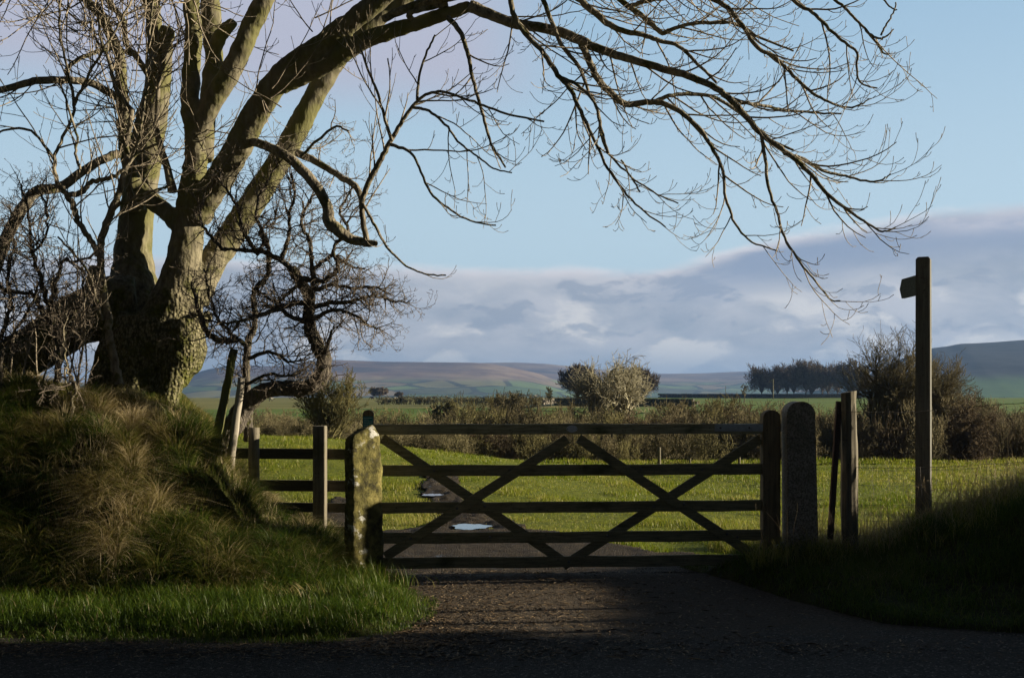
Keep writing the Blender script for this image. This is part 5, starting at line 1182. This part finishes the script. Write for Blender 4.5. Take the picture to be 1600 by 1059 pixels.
rowx = [(1191, 47, 34), (1207, 37, 20), (1215, 45, 22), (1231, 50, 34), (1241, 54, 30), (1258, 57, 36), (1268, 50, 26), (1284, 55, 36), (1294, 49, 30), (1310, 53, 34), (1328, 50, 36), (1341, 44, 30)]
ords = ['first', 'second', 'third', 'fourth', 'fifth', 'sixth', 'seventh', 'eighth', 'ninth', 'tenth', 'eleventh', 'twelfth']
protos = []
for i, (px, h, w) in enumerate(rowx):
    lb = ords[i]+' from the left in the far row of tall bare trees'; Y = 366+(i*7 % 5)*9
    if i < 4:
        t = dome('distant_tree', lb, px, 619.5, Y, h*(1.03, .95, 1.06, .98)[i], w*(1.75, 1.5, 1.8, 1.6)[i], M_['dark'], 50+i, clear=(.14, .2, .1, .16)[i], bole=.017, limbs=(34, 24, 38, 30)[i], dens=(.75, .6, .75, .65)[i], rmin_px=.22, group='row of tall trees on the skyline', low=(-.6, -.4, -.5, -.7)[i], wig=1.4)
        protos.append((t, h, w, Y))
    else:
        src, h0, w0, Y0 = protos[(i*3) % 4]; t = src.copy(); col.objects.link(t); t['label'] = lb; t.location = (PX(px, Y), Y, PZ(619.5, Y)); t.rotation_euler.z = i*1.3+.7*(i % 3); h *= (1.08, .93, 1.0, 1.05, .9)[i % 5]; t.scale = (w/w0*Y/Y0, w/w0, h/h0*Y/Y0)
        for ch in list(src.children): c_ = ch.copy(); col.objects.link(c_); c_.parent = t
def scrub():
    """tangled scrub filling the gully: one mass nobody could count, with a few bushes standing out of it"""
    r = random.Random(77)
    zones = {'brown': Tubes(), 'red': Tubes(), 'olive': Tubes(), 'pale': Tubes()}
    prot = []
    for q in range(5):
        T = Tubes()
        S = dict(max=3, n=[0, 9, 17, 17], len=[(0, 0), (.28, .6), (.15, .32), (.08, .2)], ang=[(0, 0), (.4, 1.2), (.4, 1.2), (.4, 1.2)],
                 wig=[.12, .24, .3, .3], up0=[0, .1, .1, .1], up1=[0, .2, .25, .25], seg=[.09, .09, .06, .04], rr=.6, rmax=[1, .014, .0085, .006], rmin=.0046, tip=.5)
        for k in range(9):
            a = r.uniform(0, 6.28); o = r.uniform(0, .3); u = r.uniform(.1, .75)
            grow(T, r, Vector((math.cos(a)*o, math.sin(a)*o, -.03)), Vector((math.cos(a)*u, math.sin(a)*u, 1)).normalized(), .02, r.uniform(.55, .95), 0, S)
        prot.append((np.concatenate(T.v), np.concatenate(T.f)))
    def bush(px, base, Y, h, w, key):
        k = Y/F; v, f = r.choice(prot); a = r.uniform(0, 6.28); c, d = math.cos(a), math.sin(a); T = zones[key]
        q = np.stack([(v[:, 0]*c-v[:, 1]*d)*w*k*1.1+PX(px, Y), (v[:, 0]*d+v[:, 1]*c)*w*k*.8+Y, v[:, 2]*h*k*1.12+PZ(base, Y)], -1)
        T.v.append(q); T.f.append(f+T.n); T.n += len(v)
    for i in range(110):
        px = 395+i*11.2+r.uniform(-8, 8)
        Y = r.uniform(44, 62); top = np.interp(px, [400, 560, 640, 700, 760, 800, 850, 900, 1000, 1050, 1100, 1150, 1200, 1260, 1330, 1480, 1520, 1580, 1640], [640, 650, 650, 642, 628, 630, 640, 638, 650, 642, 632, 630, 634, 642, 642, 610, 616, 640, 650])
        top += r.uniform(-4, 16); base = 712
        bush(px, base, Y, base-top, 58, r.choice(['olive', 'brown', 'olive', 'pale', 'brown'] if px < 1000 else ['brown', 'brown', 'olive', 'red']))
    for i in range(105):
        px = 400+i*11.8+r.uniform(-7, 7); Y = r.uniform(31, 41); top = np.interp(px, [400, 560, 600, 660, 900, 1100, 1300, 1450, 1500, 1560, 1640], [650, 668, 662, 668, 668, 665, 655, 640, 618, 640, 665])
        top += r.uniform(-2, 18); base = np.interp(px, [400, 560, 700, 870, 1600], [694, 702, 724, 738, 742])
        key = r.choice(['olive', 'pale', 'brown', 'pale']) if px < 760 else (r.choice(['brown', 'brown', 'olive', 'red']) if px < 1330 else r.choice(['red', 'brown', 'brown']))
        bush(px, base, Y, base-top, 50, key)
    for k, T in zones.items():
        tag(T.obj('scrub', M_[k]), k.replace('pale', 'straw').replace('red', 'reddish')+' bare thorn scrub filling the dip behind the field', 'scrub', None, 'stuff')
scrub()
bare('thorn_bush', 'rounded green tinged bush above the left part of the gate', 697, 672, 75, 42, 62, M_['olive'], 61, 'shrub', stems=8, dens=1)
bare('thorn_bush', 'broad dark bush rising above the middle of the left gate half', 790, 668, 80, 52, 80, M_['brown'], 62, 'shrub', stems=9, dens=1)
bare('thorn_bush', 'dark thorn bush standing up above the right half of the gate', 1060, 672, 62, 44, 60, M_['brown'], 63, 'thorn', stems=7, dens=1)
bare('thorn_bush', 'bushy dark thorn in front of the gatepost top, above the hinge', 1125, 678, 60, 56, 70, M_['brown'], 64, 'thorn', stems=7, dens=1)
bare('thorn_bush', 'crooked little thorn with a leaning top left of the gateposts', 1078, 665, 70, 46, 26, M_['pale'], 65, 'thorn', stems=3, dens=.8)
bare('thorn_bush', 'dome of reddish hawthorn at the far right of the field edge', 1505, 735, 34, 108, 110, M_['red'], 66, 'thorn', stems=9, dens=1.1)
# low hedgerow and dry stone walls across the far pasture
def stone_wall(name, label, pts, h, m):
    """pts: (px, Y) centre line; built of courses of uneven blocks"""
    bm = bmesh.new(); r = random.Random(len(label))
    for (a, Ya), (b, Yb) in zip(pts[:-1], pts[1:]):
        A = Vector((PX(a, Ya), Ya, 0)); B = Vector((PX(b, Yb), Yb, 0)); L = (B-A).length; n = max(2, int(L/(h*.9)))
        for i in range(n):
            for c in range(3):
                p = A.lerp(B, (i+.5+.5*(c % 2))/n); z = gz(p.x, p.y); w = L/n; hh = h/3
                M = Matrix.Translation((p.x, p.y, z+hh*(c+.5)-.05)) @ Matrix.Rotation(math.atan2((B-A).y, (B-A).x), 4, 'Z') @ Matrix.Diagonal((w*r.uniform(.85, 1.06), h*.5*r.uniform(.8, 1.1)*(1-.15*c), hh*r.uniform(.95, 1.25), 1))
                bmesh.ops.create_cube(bm, size=1, matrix=M)
    tag(bmobj(name, bm, m), label, 'wall')
WALLM = m_flat('dry_stone', (.05, .045, .038), (.15, .135, .11), 3)
stone_wall('dry_stone_wall', 'dark dry stone wall crossing the green slope below the pale tree', [(868, 165), (900, 160), (950, 158), (1000, 154), (1050, 150), (1085, 148)], 1.1, WALLM)
stone_wall('dry_stone_wall', 'long dark wall along the skyline left of the far tree row', [(1028, 372), (1100, 372), (1180, 374), (1260, 374), (1345, 376)], 1.4, WALLM)
stone_wall('dry_stone_wall', 'pale tumbled wall climbing towards the round trees', [(848, 185), (870, 200), (900, 225), (925, 250)], .9, m_flat('pale_stone', (.2, .18, .15), (.42, .38, .32), 3))
def hedgerow():
    T = Tubes(); r = random.Random(9)
    for k in range(520):
        px = r.uniform(590, 1010); Y = 176+r.uniform(-1, 1)+(px-600)*.01; x = PX(px, Y); z = gz(x, Y); h = r.uniform(.7, 1.5)*(1+.9*max(0, vn(np.array([px*.05]), np.array([1.]), 4)[0]-.6)*3)
        d = Vector((r.gauss(0, .4), r.gauss(0, .3), 1)).normalized(); T.add([(x, Y, z), tuple(Vector((x, Y, z))+d*h*.6), tuple(Vector((x, Y, z))+d*h+Vector((r.gauss(0, .2), 0, 0)))], [.035, .04, .03], 3)
        for q in range(4):
            p = Vector((x, Y, z))+d*h*r.uniform(.2, .9); e = Vector((r.gauss(0, .6), r.gauss(0, .4), r.uniform(.1, .6))); T.add([p, p+e*.5, p+e*.8], [.03, .03, .025], 3)
    tag(T.obj('hedgerow', M_['brown']), 'low brown field hedge dividing the two far pastures', 'hedge')
hedgerow()

# ------------------------------------------------------------------ sheep
def sheep_mesh():
    bm = bmesh.new()
    bmesh.ops.create_icosphere(bm, subdivisions=3, radius=.5, matrix=Matrix.Translation((0, 0, .62)) @ Matrix.Diagonal((1.05, .58, .56, 1)))
    from mathutils import noise as mn
    for v in bm.verts: v.co += (v.co-Vector((0, 0, .62))).normalized()*mn.noise(v.co*9)*.03
    nb = len(bm.verts)
    for p0, p1, r0, r1 in (((.45, 0, .78), (.68, 0, .66), .12, .11), ((.66, 0, .66), (.84, 0, .54), .10, .06)):
        a, b = Vector(p0), Vector(p1); d = b-a
        bmesh.ops.create_cone(bm, segments=10, radius1=r0, radius2=r1, depth=d.length, cap_ends=True, matrix=Matrix.Translation((a+b)/2) @ d.to_track_quat('Z', 'Y').to_matrix().to_4x4())
    return bm
def sheep():
    lst = [(423, 634, 250, 0, 'w', 'white sheep grazing on the skyline pasture near the thorn tree'), (582, 631, 300, 3.1, 'd', 'dark sheep on the far pasture right of the fan shaped tree'),
           (617, 637, 270, .4, 'w', 'white sheep left of the thin hedge on the far pasture'), (627, 634.5, 285, 2.6, 'd', 'dark sheep beside a white one left of the far pasture'),
           (605, 639, 262, .2, 'w', 'lowest white sheep close by the left end of the far hedge'), (678, 631.5, 300, 0, 'd', 'dark sheep alone in the middle of the far pasture'),
           (697, 626.5, 340, 3, 'w', 'white sheep high on the far pasture above the rounded bush'), (836, 622.5, 380, .3, 'w', 'white sheep on the skyline left of the round trees')]
    body = None
    for px, py, Y, rot, kd, lb in lst:
        x = PX(px, Y); t = thing('sheep', lb, 'sheep', (x, Y, gz(x, Y)), 'sheep scattered over the far pasture'); t.rotation_euler.z = rot
        if body is None:
            me = {}
            bm = sheep_mesh(); m0 = bpy.data.meshes.new('body'); bm.to_mesh(m0); bm.free(); me['b'] = m0; m0.materials.append(WOOL)
            m1 = m0.copy(); m1.materials.clear(); m1.materials.append(DWOOL)
            bm = bmesh.new()
            bmesh.ops.create_cone(bm, segments=6, radius1=.03, radius2=.045, depth=.4, cap_ends=True, matrix=Matrix.Translation((0, 0, .2))); ml = bpy.data.meshes.new('leg'); bm.to_mesh(ml); bm.free(); ml.materials.append(SFACE)
            bm = bmesh.new(); bmesh.ops.create_icosphere(bm, subdivisions=2, radius=.1, matrix=Matrix.Translation((.84, 0, .55)) @ Matrix.Rotation(.6, 4, 'Y') @ Matrix.Diagonal((1.5, .8, .85, 1)))
            for sg in (-1, 1): bmesh.ops.create_icosphere(bm, subdivisions=1, radius=.05, matrix=Matrix.Translation((.74, sg*.11, .66)) @ Matrix.Diagonal((.6, 1.3, .5, 1)))
            mh = bpy.data.meshes.new('head'); bm.to_mesh(mh); bm.free(); mh.materials.append(SFACE); body = True
        link('body', m0 if kd == 'w' else m1, t); link('head', mh, t)
        for lx in (-.3, .3):
            for ly in (-.14, .14):
                l = link('leg', ml, t); l.location = (lx, ly, 0)
sheep()
# telegraph pole, cottages
def lane_shade_casters():
    r = random.Random(31)
    for i, (x, y, hh) in enumerate(((4.9, 8.86, 1.35), (4.95, 8.42, 1.25), (5.0, 8.1, 1.3), (5.0, 7.82, 1.2), (5.1, 7.58, 1.4))):  # stakes added out of view to throw shadow lines over the tarmac
        T = Tubes(); z = gz(x, y)-.05; pts = [(x+r.gauss(0, .008), y+r.gauss(0, .008), z+(hh+.1)*k/6) for k in range(7)]; T.add(pts, [.034*(1-.3*k/6) for k in range(7)], 6, cap=True)
        tag(T.obj('shadow_stake', POSTW), ords[i]+' upright stake added off frame to cast a shadow line, counting from the signpost', 'stake', 'unseen stakes added to cast shadow lines')
    for i in range(9):  # unseen shrubs added to darken the near part of the lane
        x, y = 5.0+r.uniform(-.1, .8), 7.25-i*.45; S = dict(THN); S.update(max=3, n=[0, 12, 18, 20], len=[(0, 0), (.3, .7), (.12, .3), (.06, .14)], up0=[0, .1, .1, 0], rmin=.003)
        t = thing('shade_shrub', 'bare shrub added unseen beyond the right edge to shade the lane, number %s towards the viewer' % ords[i], 'shrub', (x, y, gz(x, y)), 'unseen shrubs added for shade'); W = Tubes()
        for k in range(8): grow(W, r, Vector((x+r.gauss(0, .12), y+r.gauss(0, .12), gz(x, y)-.03)), Vector((r.gauss(0, .3), r.gauss(0, .3), 1)).normalized(), .016, r.uniform(1.0, 1.5), 0, S)
        W.obj('stems', THTW, t)
lane_shade_casters()
def tall_shade_screen():  # leaf screen added past the frame to shade the near lane
    r = np.random.default_rng(12); n = 26000
    x = r.uniform(17, 40, n); z = r.uniform(.4, 6.2, n)*(.9+.2*fbm(x*.5, x*0, 3)); y = 8.9+r.normal(0, .35, n); sz = r.uniform(.06, .15, n)
    a = r.normal(0, 1, (n, 3)); a /= np.linalg.norm(a, axis=1)[:, None]; b = np.cross(a, r.normal(0, 1, (n, 3))); b /= np.linalg.norm(b, axis=1)[:, None]
    c = np.stack([x, y, z], -1); V = np.stack([c-a*sz[:, None], c+b*sz[:, None]*.6, c+a*sz[:, None], c-b*sz[:, None]*.6], 1).reshape(-1, 3)
    m_ = m_blade('shade_screen_leaf', [(0, (.02, .04, .012)), (1, (.05, .08, .02))], .2)
    o = mesh_arrays('tall_shade_screen', V, np.arange(n*4), 4, m_, attrs={'dry': np.repeat(r.random(n), 4)})
    tag(o, 'tall leafy screen added out of sight to the right to shade the lane', 'hedge')
tall_shade_screen()
def farpole():
    Y = 330; x = PX(1208, Y); zb = gz(x, Y); t = thing('telegraph_pole', 'pale telegraph pole with short crossarm before the far tree row', 'pole', (x, Y, zb))
    T = Tubes(); zt = PZ(592, Y); T.add([(x, Y, zb-.2), (x, Y, (zb+zt)/2), (x, Y, zt)], [.16, .15, .13], 8, cap=True); T.obj('post', M_['pale'], t)
    bm = bmesh.new(); board(bm, (x-.9, Y-.2, zt-.35), (x+.3, Y-.2, zt-.35), .16, .12, (0, -1, 0), .01); bmobj('crossarm', bm, M_['pale'], t)
farpole()
def cottage(px, base, Y, w, lb):
    x = PX(px, Y); zb = PZ(base, Y); t = thing('cottage', lb, 'house', (x, Y, zb), None); h = w*.42; d = w*.55
    bm = bmesh.new()
    v = [bm.verts.new((x+sx_*w/2, Y+sy_*d/2, z)) for z in (zb-6, zb+h) for sx_, sy_ in ((-1, -1), (1, -1), (1, 1), (-1, 1))]
    for f in ((0, 1, 5, 4), (1, 2, 6, 5), (2, 3, 7, 6), (3, 0, 4, 7)): bm.faces.new([v[i] for i in f])
    r0 = bm.verts.new((x-w/2, Y, zb+h+d*.4)); r1 = bm.verts.new((x+w/2, Y, zb+h+d*.4)); bm.faces.new((v[4], v[7], r0)); bm.faces.new((v[5], v[6], r1))
    bmobj('wall', bm, REND, t)
    bm = bmesh.new()
    for s in (-1, 1): board(bm, (x-w*.53, Y+s*d*.27, zb+h+d*.20+.1), (x+w*.53, Y+s*d*.27, zb+h+d*.20+.1), .12, d*.74, (0, math.cos(math.atan(.8)), s*-1*math.sin(math.atan(.8))), .01)
    rf = bmobj('roof', bm, SLATE, t)
    bm = bmesh.new(); board(bm, (x+w*.36, Y, zb+h+d*.36), (x+w*.44, Y, zb+h+d*.36), d*.4, w*.08, (0, -1, 0), .01); bmobj('chimney', bm, REND, rf)
    for k in (-.3, 0, .3):
        bm = bmesh.new(); board(bm, (x+w*k-w*.05, Y-d/2-.04, zb+h*.55), (x+w*k+w*.05, Y-d/2-.04, zb+h*.55), h*.3, .06, (0, -1, 0), 0); bmobj('window', bm, PANE, t)
cottage(1567, 628, 900, 5.5, 'tiny white cottage in the valley, left one of the pair')
cottage(1578, 628, 930, 5, 'tiny white cottage in the valley, right one of the pair')
#SECTION_LIGHT
# ------------------------------------------------------------------ haze, light, sky, camera
SUN_AZ = math.radians(84.0); SUN_EL = math.radians(13)
m = bpy.data.materials.new('haze_air'); m.use_nodes = True; nt = m.node_tree; nt.nodes.clear()
o_ = nt.nodes.new('ShaderNodeOutputMaterial'); pv = nt.nodes.new('ShaderNodeVolumePrincipled')
pv.inputs['Color'].default_value = (.21, .36, .68, 1); pv.inputs['Density'].default_value = 1.95e-4; pv.inputs['Anisotropy'].default_value = .2
nt.links.new(pv.outputs[0], o_.inputs['Volume'])
bm = bmesh.new(); bmesh.ops.create_cube(bm, size=1, matrix=Matrix.Translation((0, 3100, 45)) @ Matrix.Diagonal((9800, 7200, 230, 1)))
me = bpy.data.meshes.new('haze'); bm.to_mesh(me); bm.free(); me.materials.append(m); tag(link('haze', me), 'thin blue haze filling the air', None, None, 'stuff')

L = bpy.data.lights.new('sun', 'SUN'); L.energy = 5.0; L.angle = math.radians(.5); L.color = (1, .86, .64)
so = bpy.data.objects.new('sun', L); col.objects.link(so)
sd = Vector((math.sin(SUN_AZ)*math.cos(SUN_EL), math.cos(SUN_AZ)*math.cos(SUN_EL), math.sin(SUN_EL)))
so.rotation_euler = sd.to_track_quat('Z', 'Y').to_euler()
w = bpy.data.worlds.new('World'); sc.world = w; w.use_nodes = True; nt = w.node_tree; nt.nodes.clear(); n = N(nt)
sky = n('ShaderNodeTexSky'); sky.sky_type = 'NISHITA'; sky.sun_disc = False; sky.sun_elevation = SUN_EL; sky.sun_rotation = SUN_AZ; sky.altitude = 120; sky.air_density = 1.0; sky.dust_density = .6; sky.ozone_density = 1.5
tc = n('ShaderNodeTexCoord').outputs['Generated']; s = n('ShaderNodeSeparateXYZ', {0: tc}); X, Y, Z = s.outputs
hyp = n.math('SQRT', n.math('ADD', n.math('MULTIPLY', X, X), n.math('MULTIPLY', Y, Y)))
el = n.math('DIVIDE', Z, n.math('MAXIMUM', hyp, .02)); az = n.math('ARCTAN2', X, Y)
azn = n.math('ADD', n.math('MULTIPLY', az, .5), .5)   # az -1..1 rad -> 0..1
def edge(px, py):
    u = (px-800)/F; v = (HZ-py)/F; return (.5+.5*math.atan(u), v/math.sqrt(1+u*u))
st = [edge(*q) for q in ((0, 392), (300, 398), (520, 408), (640, 414), (760, 416), (900, 416), (1010, 420), (1080, 406), (1180, 376), (1260, 360), (1380, 342), (1460, 326), (1600, 312))]
er = n.ramp(azn, [(0, (.13,)*3)]+[(a, (b,)*3) for a, b in st]+[(1, (.22,)*3)])
er = nt.nodes[-1].outputs[0] if False else er
warp = n('ShaderNodeTexNoise', {'Vector': tc, 'Scale': 9.0, 'Detail': 3.0}).outputs['Color']
wv = n('ShaderNodeVectorMath', {0: warp, 1: (.5, .5, .5)}, operation='SUBTRACT').outputs[0]; wv = n('ShaderNodeVectorMath', {0: wv, 3: .05}, operation='SCALE').outputs[0]
tw = n('ShaderNodeVectorMath', {0: tc, 1: wv}, operation='ADD').outputs[0]
n1 = n.noise(n.mapped(tw, (1.5, 1.5, 5)), 3.0, 7, .58); n2 = n.noise(n.mapped(tw, (1.6, 1.6, 4.2)), 6.5, 8, .58); n3 = n.noise(n.mapped(tc, (1, 1, 3.4)), 14, 5, .6); n4 = n.noise(n.mapped(tc, (1, 1, 2.6)), 1.7, 5, .5)
n5 = n.noise(n.mapped(tw, (1.6, 1.6, 5.0)), 8.5, 8, .6); n6 = n.noise(n.mapped(tw, (1, 1, 2.2)), 26, 6, .62)
dd = n.math('SUBTRACT', er, el)
dd = n.math('ADD', dd, n.math('MULTIPLY', n.math('SUBTRACT', n3, .5), .016))
band = n.sm(dd, -.002, .010)
base = n.mix(n.sm(n1, .40, .62), (.30, .355, .43), (.48, .505, .555))
base = n.mix(n.math('MULTIPLY', n.sm(n6, .35, .7), .25), base, (.56, .57, .62))
base = n.mix(n.math('MULTIPLY', n.math('MULTIPLY', n.sm(n2, .48, .60), n.sm(el, .115, .06)), .9), base, (.70, .69, .68))
base = n.mix(n.math('MULTIPLY', n.math('MULTIPLY', n.sm(n5, .51, .60), n.sm(el, .035, .06)), .75), base, (.27, .325, .41))
topl = n.sm(dd, .0, .016); topd = n.sm(dd, .06, .02)
base = n.mix(n.math('MULTIPLY', n.math('MULTIPLY', topd, topl), n.sm(azn, .54, .62)), base, (.25, .32, .44))
rim = n.math('MAXIMUM', n.math('SUBTRACT', 1.0, n.sm(dd, .0, .016)), n.math('MULTIPLY', n.math('SUBTRACT', 1.0, n.sm(dd, .004, .034)), n.sm(azn, .66, .71)))
base = n.mix(n.math('MULTIPLY', rim, n.math('ADD', .35, n.math('MULTIPLY', n.sm(n3, .4, .6), .6))), base, (.74, .70, .72))
base = n.mix(n.math('MULTIPLY', n.sm(el, .05, .008), .7), base, (.42, .50, .60))
# upper left bank of pale mauve cloud
ul = n.math('MULTIPLY', n.sm(el, .235, .30), n.math('MULTIPLY', n.sm(azn, .535, .47), .9))
ul = n.math('MULTIPLY', ul, n.sm(n4, .34, .5))
blue = n.mix(n.sm(el, .12, .42), (.47, .625, .735), (.31, .48, .645))
nish = n.mix(1.0, sky.outputs[0], (.095, .095, .095), 'MULTIPLY')
clear = n.mix(.85, nish, blue)
c = n.mix(ul, clear, (.42, .43, .53))
c = n.mix(band, c, base)
# sky dimmed overhead, behind and at the sides, added to cut fill light
dark = n.math('MULTIPLY', n.sm(Y, .25, -.25), 1.0)
dark = n.math('MAXIMUM', dark, n.sm(el, .65, 1.3))
dark = n.math('MAXIMUM', dark, n.math('MULTIPLY', n.sm(n.math('ABSOLUTE', az), .7, 1.2), 1.0))
dim_sky = n.ramp(n4, [(.3, (.006, .008, .011)), (.7, (.013, .016, .022))])
c = n.mix(dark, c, dim_sky)
bg = n('ShaderNodeBackground', {'Color': c, 'Strength': .50}); wo = nt.nodes.new('ShaderNodeOutputWorld'); nt.links.new(bg.outputs[0], wo.inputs[0])

cam = bpy.data.cameras.new('camera'); co = bpy.data.objects.new('camera', cam); col.objects.link(co); sc.camera = co
co.location = (0, 0, H0); co.rotation_euler = (math.pi/2, 0, 0); cam.sensor_width = 36; cam.lens = 36*F/1600; cam.shift_y = (HZ-529.5)/1600; cam.clip_start = .1; cam.clip_end = 20000
sc.view_settings.view_transform = 'Standard'; sc.view_settings.look = 'None'; sc.view_settings.exposure = 1.25; sc.view_settings.gamma = 1
sc.cycles.max_bounces = 6; sc.cycles.transparent_max_bounces = 8; sc.cycles.volume_bounces = 0
